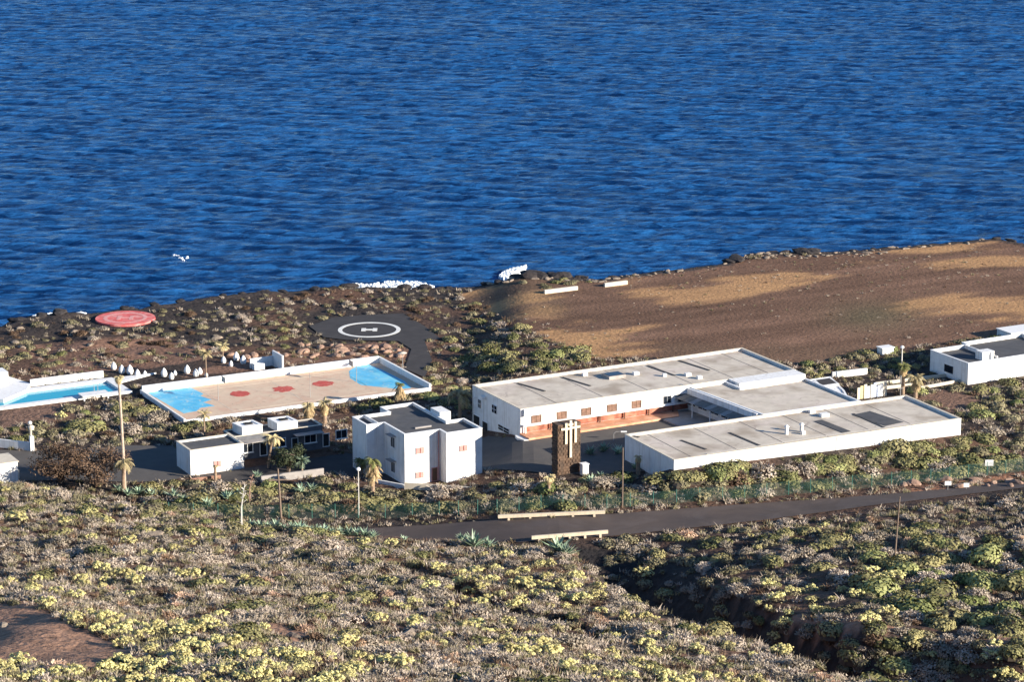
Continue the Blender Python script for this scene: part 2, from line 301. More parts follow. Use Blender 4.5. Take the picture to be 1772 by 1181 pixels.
# ------------------------------------------------------------------ object helpers
def tag(o, label=None, cat=None, group=None, kind=None):
    if label: o['label'] = label
    if cat: o['category'] = cat
    if group: o['group'] = group
    if kind: o['kind'] = kind
    return o
def empty(name, loc, label, cat, group=None, rz=0.0):
    o = bpy.data.objects.new(name, None); o.empty_display_size = .5; C.objects.link(o); o.location = loc; o.rotation_euler.z = rz
    return tag(o, label, cat, group)
class MB:
    def __init__(s): s.v = []; s.f = []; s.m = []
    def add(s, vs, fs, mi=0):
        k = len(s.v); s.v += [tuple(p) for p in vs]; s.f += [tuple(i + k for i in f) for f in fs]; s.m += [mi] * len(fs); return s
    def box(s, c, d, rz=0.0, mi=0):
        ca, sa = math.cos(rz), math.sin(rz); vs = []
        for z in (-.5, .5):
            for a, b_ in ((-.5, -.5), (.5, -.5), (.5, .5), (-.5, .5)):
                x = a * d[0]; y = b_ * d[1]; vs.append((c[0] + x * ca - y * sa, c[1] + x * sa + y * ca, c[2] + z * d[2]))
        return s.add(vs, [(3, 2, 1, 0), (4, 5, 6, 7), (0, 1, 5, 4), (1, 2, 6, 5), (2, 3, 7, 6), (3, 0, 4, 7)], mi)
    def prism(s, poly, z0, z1, mi=0, cap=True, bottom=True):
        n = len(poly); vs = [(x, y, z0) for x, y in poly] + [(x, y, z1) for x, y in poly]
        fs = [(i, (i + 1) % n, n + (i + 1) % n, n + i) for i in range(n)]
        if cap: fs.append(tuple(range(n, 2 * n)))
        if bottom: fs.append(tuple(reversed(range(n))))
        return s.add(vs, fs, mi)
    def tube(s, pts, rs, n=8, mi=0):
        k = len(pts); vs = []
        for i, p in enumerate(pts):
            p = Vector(p); d = (Vector(pts[min(i + 1, k - 1)]) - Vector(pts[max(i - 1, 0)])).normalized()
            u = d.orthogonal().normalized() if abs(d.z) < .99 else Vector((1, 0, 0)); u = (u - d * u.dot(d)).normalized(); w = d.cross(u)
            for j in range(n):
                a = 2 * math.pi * j / n; vs.append(tuple(p + (u * math.cos(a) + w * math.sin(a)) * rs[i]))
        fs = [(i * n + j, i * n + (j + 1) % n, (i + 1) * n + (j + 1) % n, (i + 1) * n + j) for i in range(k - 1) for j in range(n)]
        fs += [tuple(reversed(range(n))), tuple(range((k - 1) * n, k * n))]
        return s.add(vs, fs, mi)
    def mesh(s, name, mats, smooth=False):
        me = bpy.data.meshes.new(name); me.from_pydata(s.v, [], s.f)
        for mm in (mats if isinstance(mats, (list, tuple)) else [mats]): me.materials.append(mm)
        if len(set(s.m)) > 1: me.polygons.foreach_set('material_index', s.m)
        if smooth: me.polygons.foreach_set('use_smooth', [True] * len(me.polygons))
        me.update(); return me
    def build(s, name, mats, parent=None, smooth=False, loc=None):
        o = bpy.data.objects.new(name, s.mesh(name, mats, smooth)); C.objects.link(o)
        if parent: o.parent = parent
        if loc: o.location = loc
        return o
def link(name, me, parent=None, loc=(0, 0, 0), rz=0.0, scale=None):
    o = bpy.data.objects.new(name, me); C.objects.link(o); o.location = loc; o.rotation_euler.z = rz
    if scale: o.scale = scale
    if parent: o.parent = parent
    return o
class FR:
    """a plan frame: origin, bearing; a runs along the facade, b away from it"""
    def __init__(s, o, ang): s.o = o; s.r = ang; s.c = math.cos(ang); s.s = math.sin(ang)
    def w(s, a, b): return (s.o[0] + a * s.c - b * s.s, s.o[1] + a * s.s + b * s.c)
    def w3(s, a, b, z): return (*s.w(a, b), z)
    def inv(s, x, y): dx = x - s.o[0]; dy = y - s.o[1]; return dx * s.c + dy * s.s, -dx * s.s + dy * s.c
    def poly(s, ab): return [s.w(a, b) for a, b in ab]
    def front(s, px, py, b=0.0):
        """where the direction (px,py) meets the plane b = const: returns (a, z)"""
        d = ray(px, py); nx, ny = -s.s, s.c
        t = (b + nx * s.o[0] + ny * s.o[1]) / (nx * d[0] + ny * d[1]); x, y, z = d[0] * t, d[1] * t, CAMH + d[2] * t
        return s.inv(x, y)[0], z
    def side(s, px, py, a=0.0):
        d = ray(px, py); nx, ny = s.c, s.s
        t = (a + nx * s.o[0] + ny * s.o[1]) / (nx * d[0] + ny * d[1]); x, y, z = d[0] * t, d[1] * t, CAMH + d[2] * t
        return s.inv(x, y)[1], z
E1 = rad(27.5)
FOOT = []      # (frame, a0, a1, b0, b1): plan areas where nothing grows
def offset(poly, t):
    n = len(poly); out = []
    for i in range(n):
        p0 = Vector(poly[i - 1]); p1 = Vector(poly[i]); p2 = Vector(poly[(i + 1) % n])
        d1 = (p1 - p0).normalized(); d2 = (p2 - p1).normalized(); n1 = Vector((-d1.y, d1.x)); n2 = Vector((-d2.y, d2.x))
        k = n1 + n2; k = k / max(k.length_squared, 1e-6) * 2; out.append(tuple(p1 + k * t))
    return out
def shell(root, poly, z0, z1, par=.5, th=.25, roofm='roofgrey', wallm='white', capm='cap'):
    """outer walls with a parapet, a coping on it and a recessed roof deck (poly counter-clockwise, root at origin)"""
    inn = offset(poly, th); n = len(poly); zc = z1 - .07
    mb = MB(); vs = [(x, y, z0) for x, y in poly] + [(x, y, zc) for x, y in poly] + [(x, y, zc) for x, y in inn] + [(x, y, z1 - par - .1) for x, y in inn]
    fs = []
    for i in range(n):
        j = (i + 1) % n; fs += [(i, j, n + j, n + i), (n + i, n + j, 2 * n + j, 2 * n + i), (2 * n + i, 2 * n + j, 3 * n + j, 3 * n + i)]
    mb.add(vs, fs); wall = mb.build('wall', M[wallm], root)
    oo = offset(poly, -.05); ii = offset(poly, th + .04); mb = MB()
    vs = [(x, y, zc + .003) for x, y in oo] + [(x, y, z1) for x, y in oo] + [(x, y, z1) for x, y in ii] + [(x, y, zc + .003) for x, y in ii]; fs = []
    for i in range(n):
        j = (i + 1) % n; fs += [(i, j, n + j, n + i), (n + i, n + j, 2 * n + j, 2 * n + i), (2 * n + i, 2 * n + j, 3 * n + j, 3 * n + i), (3 * n + i, 3 * n + j, j, i)]
    mb.add(vs, fs).build('coping', M[capm], root)
    mb = MB(); d = offset(poly, th - .02); mb.prism(d, z1 - par - .25, z1 - par); roof = mb.build('roof', M[roofm], root)
    return wall, roof
def window(root, fr, a, z, w, h, b=0.0, side=False, frame='white2', pane='glass', name='window', bars=1, shutter=None, sill=True):
    """an opening on the front (b = const) or on the left side (a = const) of a frame: frame proud of the wall, pane set back in it"""
    def q(u, v, zz): return fr.w3(*((v, u) if side else (u, v)), zz)
    rz = fr.r + (math.pi / 2 if side else 0); c = a; fw = .09
    def bx(mb, u, v, zz, du, dv, dz):
        x, y, zz = q(u, v, zz); mb.box((x, y, zz), (du, dv, dz), rz)
    mb = MB(); t = .10; vv = b - t / 2 + .001
    bx(mb, c - w / 2 + fw / 2, vv, z, fw, t, h); bx(mb, c + w / 2 - fw / 2, vv, z, fw, t, h)
    bx(mb, c, vv, z + h / 2 - fw / 2, w - 2 * fw, t, fw); bx(mb, c, vv, z - h / 2 + fw / 2, w - 2 * fw, t, fw)
    root_o = mb.build(name, M[frame], root)
    mb = MB(); bx(mb, c, b - .015, z, w - 2 * fw - .004, .03, h - 2 * fw - .004); mb.build('pane' if name == 'window' else 'leaf', M[pane], root_o)
    if bars:
        mb = MB()
        for k in range(bars):
            bx(mb, c - w / 2 + w * (k + 1) / (bars + 1), b - .05, z, .05, .035, h - 2 * fw - .01)
        mb.build('mullion', M[frame], root_o)
    if shutter:
        for sg in (-1, 1):
            mb = MB(); bx(mb, c + sg * (w * .25), b - .13, z, w * .42, .05, h * .92)
            for k in range(5): bx(mb, c + sg * (w * .25), b - .165, z - h * .36 + k * h * .18, w * .36, .02, .06)
            mb.build('shutter', M[shutter], root_o)
    if sill:
        mb = MB(); bx(mb, c, b - .09, z - h / 2 - .04, w + .2, .18, .07); mb.build('sill', M['white2'], root_o)
    return root_o
def drape(name, pxpoly, dz, m, z=None, step=1.6, world=None, kind='structure'):
    """a thin sheet laid over the ground inside a polygon"""
    pts = world if world else [P(px, py, (platp(px, py) if z is None else z)) for px, py in pxpoly]
    bm = bmesh.new(); f = bm.faces.new([bm.verts.new((x, y, 0)) for x, y in pts]); bm.normal_update()
    if f.normal.z < 0: f.normal_flip()
    xs = [p[0] for p in pts]; ys = [p[1] for p in pts]
    for ax, lo, hi in ((0, min(xs), max(xs)), (1, min(ys), max(ys))):
        k = math.floor(lo / step) * step
        while k < hi:
            no = (1, 0, 0) if ax == 0 else (0, 1, 0); co = (k, 0, 0) if ax == 0 else (0, k, 0)
            bmesh.ops.bisect_plane(bm, geom=bm.verts[:] + bm.edges[:] + bm.faces[:], plane_co=co, plane_no=no, dist=1e-4); k += step
    bmesh.ops.triangulate(bm, faces=bm.faces[:])
    for v in bm.verts: v.co.z = tz(v.co.x, v.co.y) + dz if z is None else z + dz
    me = bpy.data.meshes.new(name); bm.to_mesh(me); bm.free(); me.materials.append(M[m]); o = bpy.data.objects.new(name, me); C.objects.link(o)
    if kind: o['kind'] = kind
    return o

# ------------------------------------------------------------------ ground
FIELD = [(795, 512), (905, 478), (1000, 484), (1100, 474), (1262, 455), (1420, 440), (1600, 424), (1700, 414), (1780, 428), (1900, 460), (1900, 575), (1740, 580), (1500, 610), (1380, 632), (1270, 615), (1040, 622), (985, 602), (905, 565), (850, 545)]
COURTASP = [(770, 772), (845, 756), (905, 762), (1180, 690), (1260, 700), (1330, 740), (1166, 812), (1060, 822), (950, 822), (860, 815), (800, 812)]
GULLY = [(1000, 948), (1060, 952), (1130, 968), (1200, 1000), (1290, 1048), (1350, 1072), (1440, 1104), (1500, 1140), (1520, 1200), (1450, 1190), (1300, 1120), (1200, 1090), (1100, 1055), (1000, 970)]
def build_ground():
    ys = np.concatenate([np.arange(20, 190, 3.0), np.arange(190, 400, 1.15), np.arange(400, 660, 1.15)]); xs = np.arange(-190, 191, 1.25)
    X, Y = np.meshgrid(xs, ys); Z = terr(X, Y)
    px, py = topx(X, Y, Z)
    for fr, a0, a1, b0, b1, dz in HOLES:
        dx = X - fr.o[0]; dy = Y - fr.o[1]; A = dx * fr.c + dy * fr.s; B = -dx * fr.s + dy * fr.c
        Z = np.where((A > a0) & (A < a1) & (B > b0) & (B < b1), Z - dz, Z)
    n1 = fbm(X * .07, Y * .05, 4); n2 = fbm(X * .02 + 40, Y * .022 + 7, 4); n3 = fbm(X * .25, Y * .25, 3)
    def c(r, g, b_): return np.array([r, g, b_])
    col = np.zeros(X.shape + (3,)); w = lambda k: k[..., None]
    soil = c(.115, .068, .048); dk = c(.055, .042, .036)
    col[:] = soil; t = sstep(.4, .62, n1); col = col * (1 - w(t)) + dk * w(t)
    hillm = (Y < 340) & (px < 1450); hs_ = c(.17, .105, .075); t = sstep(.42, .6, n1) * hillm; col = np.where(w(hillm), soil * 1.1 * (1 - w(t)) + hs_ * w(t), col)
    bare = inpoly(px, py, [(-200, 1030), (60, 1045), (180, 1110), (260, 1140), (160, 1165), (-200, 1140)]) | inpoly(px, py, [(-200, 990), (30, 1000), (100, 1045), (-200, 1060)]) | inpoly(px, py, [(430, 1085), (480, 1075), (560, 1110), (520, 1125)]) | inpoly(px, py, [(1260, 1062), (1400, 1066), (1560, 1078), (1545, 1092), (1380, 1092), (1280, 1078)]) | inpoly(px, py, [(1680, 1085), (1800, 1105), (1800, 1122), (1700, 1110)])
    col[bare] = c(.33, .19, .125)
    fld = inpoly(px, py, FIELD) & (Y > 430)
    dx_, dy_ = X * .887 + Y * .462, -X * .462 + Y * .887
    f1 = fbm(dx_ * .018 + 3, dy_ * .05 + 11, 5); f2 = fbm(dx_ * .05 + 13, dy_ * .12, 4)
    och = sstep(.46, .62, f1 * .6 + f2 * .4)
    def blob(x0, y0, rx, ry): return np.exp(-(((px - x0) / rx) ** 2 + ((py - y0) / ry) ** 2))
    och = np.clip(och * .45 + .95 * blob(1180, 508, 110, 16) + .9 * blob(1720, 530, 190, 20) + .8 * blob(1730, 452, 190, 10) + .75 * blob(1600, 432, 110, 8) + .5 * blob(940, 540, 60, 22) + .5 * blob(1000, 590, 90, 14) + .35 * blob(1350, 470, 60, 10), 0, 1) * (.35 + 2.2 * (f2 - .25))
    och = sstep(.22, .62, np.clip(och * (.45 + 1.1 * fbm(dx_ * .05, dy_ * .5, 4)), 0, 1)) * (.6 + .5 * n3)
    st = fbm(dx_ * .03, dy_ * .35, 4); fc = c(.180, .103, .068) * w(.6 + .8 * st) * w(.8 + .4 * n3) * (1 - w(och)) + c(.47, .265, .125) * w(och); gm = np.clip(blob(1510, 548, 80, 26) * .7 + sstep(.6, .75, fbm(X * .03 + 90, Y * .03, 3)) * .2, 0, 1); fc = fc * (1 - w(gm)) + c(.12, .105, .06) * w(gm)
    col = np.where(w(fld), fc, col)
    cst = (Y > coast_h(col_u(X, Y)) - 3.0); col = np.where(w(cst), c(.07, .055, .048), col)
    lav = (px < 800) & (py < 600) & (Y > 455); t = sstep(.5, .3, n1); lc = c(.05, .040, .036) * (1 - w(t)) + c(.125, .072, .05) * w(t); col = np.where(w(lav & ~cst), lc, col)
    red = inpoly(px, py, [(340, 640), (560, 600), (760, 585), (720, 640), (640, 618), (300, 655)]) | inpoly(px, py, [(30, 600), (250, 580), (420, 610), (250, 640), (90, 645)]); col = np.where(w(red), c(.20, .115, .08) * (.7 + .6 * w(n3)), col)
    ch2 = inpoly(px, py, [(0, 700), (120, 695), (140, 720), (60, 740), (0, 750)]) | inpoly(px, py, [(1580, 690), (1640, 672), (1700, 690), (1690, 715), (1640, 712)]); col = np.where(w(ch2), c(.20, .12, .085), col)
    gp = inpoly(px, py, GULLY) & (Y > 262); col = np.where(w(gp), c(.032, .028, .027), col)  # lava soil turned near-black to carry the shade of the gully bank
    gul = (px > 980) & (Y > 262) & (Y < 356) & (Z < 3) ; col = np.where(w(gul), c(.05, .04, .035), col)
    rd = inpoly(px, py, [(1500, 858), (1640, 838), (1772, 818), (1900, 800), (1900, 832), (1640, 852), (1500, 866)]); col = np.where(w(rd), c(.30, .15, .09), col)
    alpha = np.where(fld, .6, 1.0); ny, nx = X.shape; vs = np.stack([X, Y, Z], -1).reshape(-1, 3)
    idx = np.arange(ny * nx).reshape(ny, nx); q = np.stack([idx[:-1, :-1], idx[:-1, 1:], idx[1:, 1:], idx[1:, :-1]], -1).reshape(-1, 4)
    me = bpy.data.meshes.new('ground'); me.vertices.add(len(vs)); me.vertices.foreach_set('co', vs.ravel()); me.loops.add(len(q) * 4); me.loops.foreach_set('vertex_index', q.ravel())
    me.polygons.add(len(q)); me.polygons.foreach_set('loop_start', np.arange(0, len(q) * 4, 4)); me.polygons.foreach_set('loop_total', np.full(len(q), 4)); me.polygons.foreach_set('use_smooth', np.ones(len(q), bool))
    me.update(calc_edges=True); a = me.color_attributes.new('soil', 'FLOAT_COLOR', 'POINT'); a.data.foreach_set('color', np.concatenate([col.reshape(-1, 3), alpha.reshape(-1, 1)], 1).ravel())
    me.materials.append(M['soil']); o = bpy.data.objects.new('ground', me); C.objects.link(o); o['kind'] = 'structure'

SEAZ = -7.0
def sea_height(X, Y):
    Z = np.zeros_like(X); rs = np.random.RandomState(3)
    wx = (fbm(X * .012, Y * .012, 3) - .5) * 26; wy = (fbm(X * .01 + 30, Y * .014 + 5, 3) - .5) * 26
    for k in range(22):
        lam = 3.2 * 1.05 ** k; th = rad(-81 + rs.normal() * 20); amp = .042 * lam ** .8
        kk = 2 * math.pi / lam; ph = rs.rand() * 9; env = .35 + 1.3 * vnoise(X * .4 / lam * .5 + k * 7, Y * .6 / lam * .5 + k * 3)
        s = np.sin(kk * ((X + wx) * math.cos(th) + (Y + wy) * math.sin(th)) + ph); Z += amp * env * (1 - np.abs(s)) ** 1.0 * .8 if k % 2 else amp * env * s * .55
    m_ = (np.abs(X) < 250) & (Y < 1150); return (Z - Z[m_].mean()) / Z[m_].std() * .24
def build_sea():
    ys = [395.0]
    while ys[-1] < 1150: ys.append(ys[-1] + .85 + (ys[-1] - 395) * .0007)
    while ys[-1] < 25000: ys.append(ys[-1] * 1.08)
    xs = list(np.arange(-250, 251, 1.35)); xs = [-9000, -4000, -1500, -600, -350] + xs + [350, 600, 1500, 4000, 9000]
    X, Y = np.meshgrid(np.array(xs, float), np.array(ys, float)); fade = (1 - sstep(1100, 1250, Y)) * (1 - sstep(240, 260, np.abs(X)))
    Z = SEAZ + sea_height(X, Y) * fade
    ny, nx = X.shape; vs = np.stack([X, Y, Z], -1).reshape(-1, 3); idx = np.arange(ny * nx).reshape(ny, nx); q = np.stack([idx[:-1, :-1], idx[:-1, 1:], idx[1:, 1:], idx[1:, :-1]], -1).reshape(-1, 4)
    me = bpy.data.meshes.new('sea'); me.vertices.add(len(vs)); me.vertices.foreach_set('co', vs.ravel()); me.loops.add(len(q) * 4); me.loops.foreach_set('vertex_index', q.ravel())
    me.polygons.add(len(q)); me.polygons.foreach_set('loop_start', np.arange(0, len(q) * 4, 4)); me.polygons.foreach_set('loop_total', np.full(len(q), 4)); me.polygons.foreach_set('use_smooth', np.ones(len(q), bool)); me.update(calc_edges=True)
    me.materials.append(M['sea']); o = bpy.data.objects.new('sea', me); C.objects.link(o); o['kind'] = 'structure'
HOLES = []
# pool plan
PR = P(231, 677, ZL + .35); PF = FR(PR, E1); HOLES.append((PF, -40, -1.5, 1.5, 8.2, 2.2))
build_sea(); build_ground()
drape('road', ROAD, .09, 'road')
drape('courtyard_paving', COURTASP, .10, 'asphalt')
drape('parking_area', [(-80, 776), (60, 782), (225, 772), (300, 772), (335, 822), (300, 832), (230, 836), (140, 832), (60, 833), (-80, 828)], .06, 'asphalt')
drape('forecourt_paving', [(335, 826), (420, 812), (600, 785), (690, 800), (700, 838), (640, 832), (560, 820), (450, 836), (345, 836)], .06, 'asphalt2')
drape('landing_area', [(535, 566), (575, 551), (640, 546), (698, 544), (735, 566), (763, 588), (735, 592), (748, 625), (735, 655), (700, 640), (712, 606), (690, 592), (600, 590), (560, 585)], .14, 'asphalt2')

# ------------------------------------------------------------------ landing pads
def ring_mesh(r0, r1, z0, z1, n=64):
    mb = MB(); vs = []
    for r, z in ((r1, z0), (r1, z1), (r0, z1), (r0, z0)):
        vs += [(r * math.cos(2 * math.pi * i / n), r * math.sin(2 * math.pi * i / n), z) for i in range(n)]
    fs = [(k * n + i, k * n + (i + 1) % n, (k + 1) * n + (i + 1) % n, (k + 1) * n + i) for k in range(3) for i in range(n)]
    return mb.add(vs, fs)
hx, hy = P(639, 572.5, ZL); hz = ZL + .15
t = empty('helipad', (hx, hy, hz), 'dark asphalt helicopter pad painted with a white circle around a white H', 'helipad')
ring_mesh(4.75, 5.5, .005, .03).build('circle_marking', M['line'], t)
mb = MB(); mb.box((-1.0, 0, .02), (.8, 2.1, .03)); mb.box((1.0, 0, .02), (.8, 2.1, .03)); mb.box((0, 0, .02), (1.21, 1.0, .03)); mb.build('letter_marking', M['line'], t)
rx, ry = P(217, 553.5, ZL); t = empty('helipad', (rx, ry, tz(rx, ry) + .1), 'round red painted helicopter pad with worn white letter near the sea edge', 'helipad')
mb = MB(); mb.prism([(5.3 * math.cos(2 * math.pi * i / 48), 5.3 * math.sin(2 * math.pi * i / 48)) for i in range(48)], -.9, .25); mb.build('disc', M['helired'], t)
ring_mesh(3.2, 3.9, .26, .27, 40).build('circle_marking', M['helipink'], t)
mb = MB(); mb.box((-1.1, 0, .27), (.7, 2.8, .02)); mb.box((1.1, 0, .27), (.7, 2.8, .02)); mb.box((0, 0, .27), (1.5, .6, .02)); mb.build('letter_marking', M['helipink'], t)

# ------------------------------------------------------------------ north wing (long building on the courtyard)
A = FR((1.3, 417.2), rad(28.0)); AZ = 4.2; AL = 49.2; AD = 15.8
t = empty('long_building', (0, 0, 0), 'long white flat-roofed building with red plinth along the seaward side of the courtyard', 'building'); LB = t
shell(t, A.poly([(0, 0), (AL, 0), (AL, AD), (0, AD)]), -3.0, AZ, .38, .3)
FOOT.append((A, -1, AL + 1, -4, AD + 1))
# fascia, plinth, ledge
mb = MB(); mb.box(A.w3(16.0, -.25, AZ - .62), (31.2, .5, 1.05), A.r); mb.build('fascia', M['white'], t)
mb = MB(); mb.box(A.w3(15.2, -.06, .98), (29.0, .12, 1.0), A.r); mb.build('plinth', M['redband'], t)
mb = MB(); mb.box(A.w3(15.7, -.3, 1.62), (31.0, .6, .26), A.r); mb.build('ledge', M['white'], t)
for k in range(7):
    mb = MB(); mb.box(A.w3(.6 + k * 4.3, -.42, .92), (.16, .2, 1.13), A.r); mb.build('pier', M['wood' if k else 'white'], t)
for x0, x1, y0, y1 in ((918, 934, 712, 727), (962, 978, 709, 721), (1005, 1020, 704, 716), (1050, 1064, 697, 710), (1093, 1106, 690, 703)):
    a0, z0 = A.front((x0 + x1) / 2, (y0 + y1) / 2, 0)
    window(t, A, a0 + .2, 2.33, 1.7, 1.3, 0, frame='wood', pane='brownglass', bars=1, sill=False)
for a in (25.6, 28.2): window(t, A, a, 1.9, 1.5, 2.2, 0, frame='navy', pane='glass', bars=1, sill=False)
# terrace
mb = MB(); mb.prism(A.poly([(-.2, -3.0), (26, -3.0), (27.5, -.01), (-.2, -.01)]), -1.2, .42); mb.build('terrace', M['orange'], t)
mb = MB(); mb.prism(A.poly([(-1.3, -1.4), (-.9, -2.7), (-.22, -3.0), (-.22, -.1), (-.9, .1)]), -2.6, .2); mb.build('stair_wall', M['white'], t)
# openings of the shaded gable, read on the plane a = 0
def gable(x0, x1, y0, y1, **k):
    b0, z0 = A.side((x0 + x1) / 2, (y0 + y1) / 2); b1, _ = A.side(x0, y0); b2, _ = A.side(x1, y0); _, za = A.side((x0 + x1) / 2, y0); _, zb = A.side((x0 + x1) / 2, y1)
    # the left gable: u runs along b
    mb = MB(); w = abs(b1 - b2) * .95; h = abs(za - zb)
    x, y = A.w(-.05, b0); f = MB(); f.box((x, y, z0), (.14, w + .2, h + .2), A.r); fo = f.build(k.get('name', 'window'), M['white2'], LB)
    x, y = A.w(-.13, b0); f = MB(); f.box((x, y, z0), (.04, w, h), A.r); f.build('pane' if k.get('name', 'window') == 'window' else 'leaf', M['dark' if k.get('name') == 'door' else 'glass'], fo)
    if k.get('name', 'window') == 'window':
        x, y = A.w(-.17, b0); f = MB(); f.box((x, y, z0), (.05, .06, h), A.r); f.box((x, y, z0), (.045, w, .06), A.r); f.build('mullion', M['white2'], fo)
gable(852.5, 860.5, 702, 715); gable(828.5, 833, 692, 706); gable(820.5, 831, 720, 741, name='door'); gable(836, 845, 731, 754, name='door'); gable(863, 882, 739, 747)
mb = MB()
for k in range(4): mb.box(A.w3(-.5, 2.0 + k * .8, -2.25 + .25 * k), (1.0, .8, .5), A.r)
mb.build('steps', M['greypave'], t)
b_, z_ = A.side(839, 688); mb = MB(); mb.box(A.w3(-.35, b_, z_), (.6, 1.0, .45), A.r); mb.build('lantern', M['white2'], t)
# roof strips, roof vents and hatch boxes
for px0, py0, px1, py1 in ((895, 663, 943, 677), (973, 653, 1022, 668), (1175, 624, 1228, 641), (1120, 633, 1168, 650)):
    p0 = P(px0, py0, AZ - .3); p1 = P(px1, py1, AZ - .3); d = math.hypot(p1[0] - p0[0], p1[1] - p0[1]); mb = MB(); mb.box(((p0[0] + p1[0]) / 2, (p0[1] + p1[1]) / 2, AZ - .35), (d, .38, .12), math.atan2(p1[1] - p0[1], p1[0] - p0[0])); mb.build('roof_joint', M['tar'], t)
for px_, py_, s in ((1012, 650, .6), (1190, 650, .7), (1210, 655, .6), (1150, 651, .45), (1100, 648, .7)):
    x, y = P(px_, py_, AZ - .3); mb = MB(); mb.box((x, y, AZ - .15), (s * 1.3, s, .5), A.r); mb.build('roof_vent', M['white'], t)
x, y = P(1062, 652, AZ - .3); mb = MB(); mb.box((x, y, AZ - .13), (3.0, 2.4, .5), A.r); s = mb.build('skylight', M['greypave'], t); mb = MB(); mb.box((x, y, AZ + .14), (2.6, 2.0, .05), A.r); mb.build('pane', M['glass'], s)
mb = MB(); mb.box(A.w3(AL - 6.4, -1.6, 3.05), (12.2, 3.16, 2.4), A.r); mb.build('stair_housing', M['white'], t)

# ------------------------------------------------------------------ front wing
D = FR((22.9, 391.3), rad(26.2)); DZ = 4.0; DL = 48.8; DD = 14.6
t = empty('long_building', (0, 0, 0), 'long white flat-roofed building closing the courtyard on the roadside', 'building')
shell(t, D.poly([(0, 0), (DL, 0), (DL, DD), (0, DD)]), -1.5, DZ, .36, .3); FOOT.append((D, -1.5, DL + .7, -1, DD + 1))
for px0, py0, px1, py1, w in ((1178, 762, 1222, 778, .4), (1262, 749, 1316, 772, .45), (1415, 728, 1465, 748, 1.5), (1476, 716, 1530, 740, .4), (1490, 715, 1548, 734, 3.6), (1090, 753, 1106, 757, .5)):
    p0 = P(px0, py0, DZ - .3); p1 = P(px1, py1, DZ - .3); d = math.hypot(p1[0] - p0[0], p1[1] - p0[1]); mb = MB(); mb.box(((p0[0] + p1[0]) / 2, (p0[1] + p1[1]) / 2, DZ - (.345 if w < 3 else .36)), (d, w, .1), math.atan2(p1[1] - p0[1], p1[0] - p0[0])); mb.build('roof_joint' if w < 1 else 'roof_patch', M['tar' if w < 1 else 'roofdark'], t)
for px_, py_ in ((1361, 752), (1387, 748)):
    x, y = P(px_, py_, DZ - .36); mb = MB(); mb.tube([(x, y, DZ - .36), (x, y, DZ + .75)], [.28, .25], 10); mb.tube([(x, y, DZ + .76), (x, y, DZ + 1.05)], [.42, .12], 10); mb.build('chimney', M['white'], t)
for px_, py_, s in ((1405, 715, .6), (1426, 721, .9), (1390, 752, .4)):
    x, y = P(px_, py_, DZ - .36); mb = MB(); mb.box((x, y, DZ - .12), (s * 1.5, s, .48), D.r); mb.build('roof_vent', M['white'], t)

for k, a in enumerate((3.5, 11.2, 19.0, 26.5, 33.8, 41.0)):
    mb = MB(); mb.box(D.w3(a, DD / 2, DZ - .352), (.14, DD - .8, .03), D.r); mb.build('roof_seam', M['seam'], t)
mb = MB(); mb.tube([D.w3(6, 1.2, DZ - .25), D.w3(24, 1.6, DZ - .25), D.w3(44, 1.3, DZ - .25)], [.06, .06, .06], 6); mb.build('roof_pipe', M['metal'], t)
mb = MB(); mb.tube([D.w3(47, 13.5, DZ - .3), D.w3(47, 13.5, DZ + 1.6)], [.05, .04], 6); mb.box(D.w3(47, 13.5, DZ + 1.5), (1.0, .06, .06), D.r); mb.build('aerial', M['metal'], t)
for k, a in enumerate((7.0, 15.0, 23.0, 31.0, 38.5, 45.0)):
    mb = MB(); mb.box(A.w3(a, AD / 2, AZ - .372), (.14, AD - .8, .03), A.r); mb.build('roof_seam', M['seam'], LB)
for a in (12.0, 27.0, 40.0):
    mb = MB(); mb.tube([D.w3(a, -.07, 1.0), D.w3(a, -.07, DZ - .1)], [.05, .05], 6); mb.build('downpipe', M['white2'], t)
# ------------------------------------------------------------------ linking wing between the two, with louvred canopy over the courtyard
LF = FR(P(1180, 663, 4.1), D.r); _, bl = LF.inv(*P(1320, 716, 4.1)); al, _ = LF.inv(*P(1320, 716, 4.1))
t = empty('linking_building', (0, 0, 0), 'grey-roofed white building joining the two long wings across the courtyard end', 'building')
c0 = P(1181, 664.5, 4.1); c1 = D.w(*[D.inv(*P(1320, 716, 4.1))[0], DD + .32]); u = (c1[0] - c0[0], c1[1] - c0[1]); ln = math.hypot(*u); KF = FR(c0, math.atan2(u[1], u[0]))   # a along the shaded front, b to the right
KW = 15.0
aw, ab = A.inv(*c0)
poly = [c0, c1, D.w(D.inv(*c1)[0] + KW + 2.2, DD + .32), A.w(A.inv(*c0)[0] + 19.0, -4.3), A.w(A.inv(*c0)[0] + 7.0, -4.3), A.w(A.inv(*c0)[0] + 7.0, -.02), A.w(aw + .3, -.02)]
shell(t, poly, -1.5, 3.97, .34, .25, capm='white2')
nrm = -1
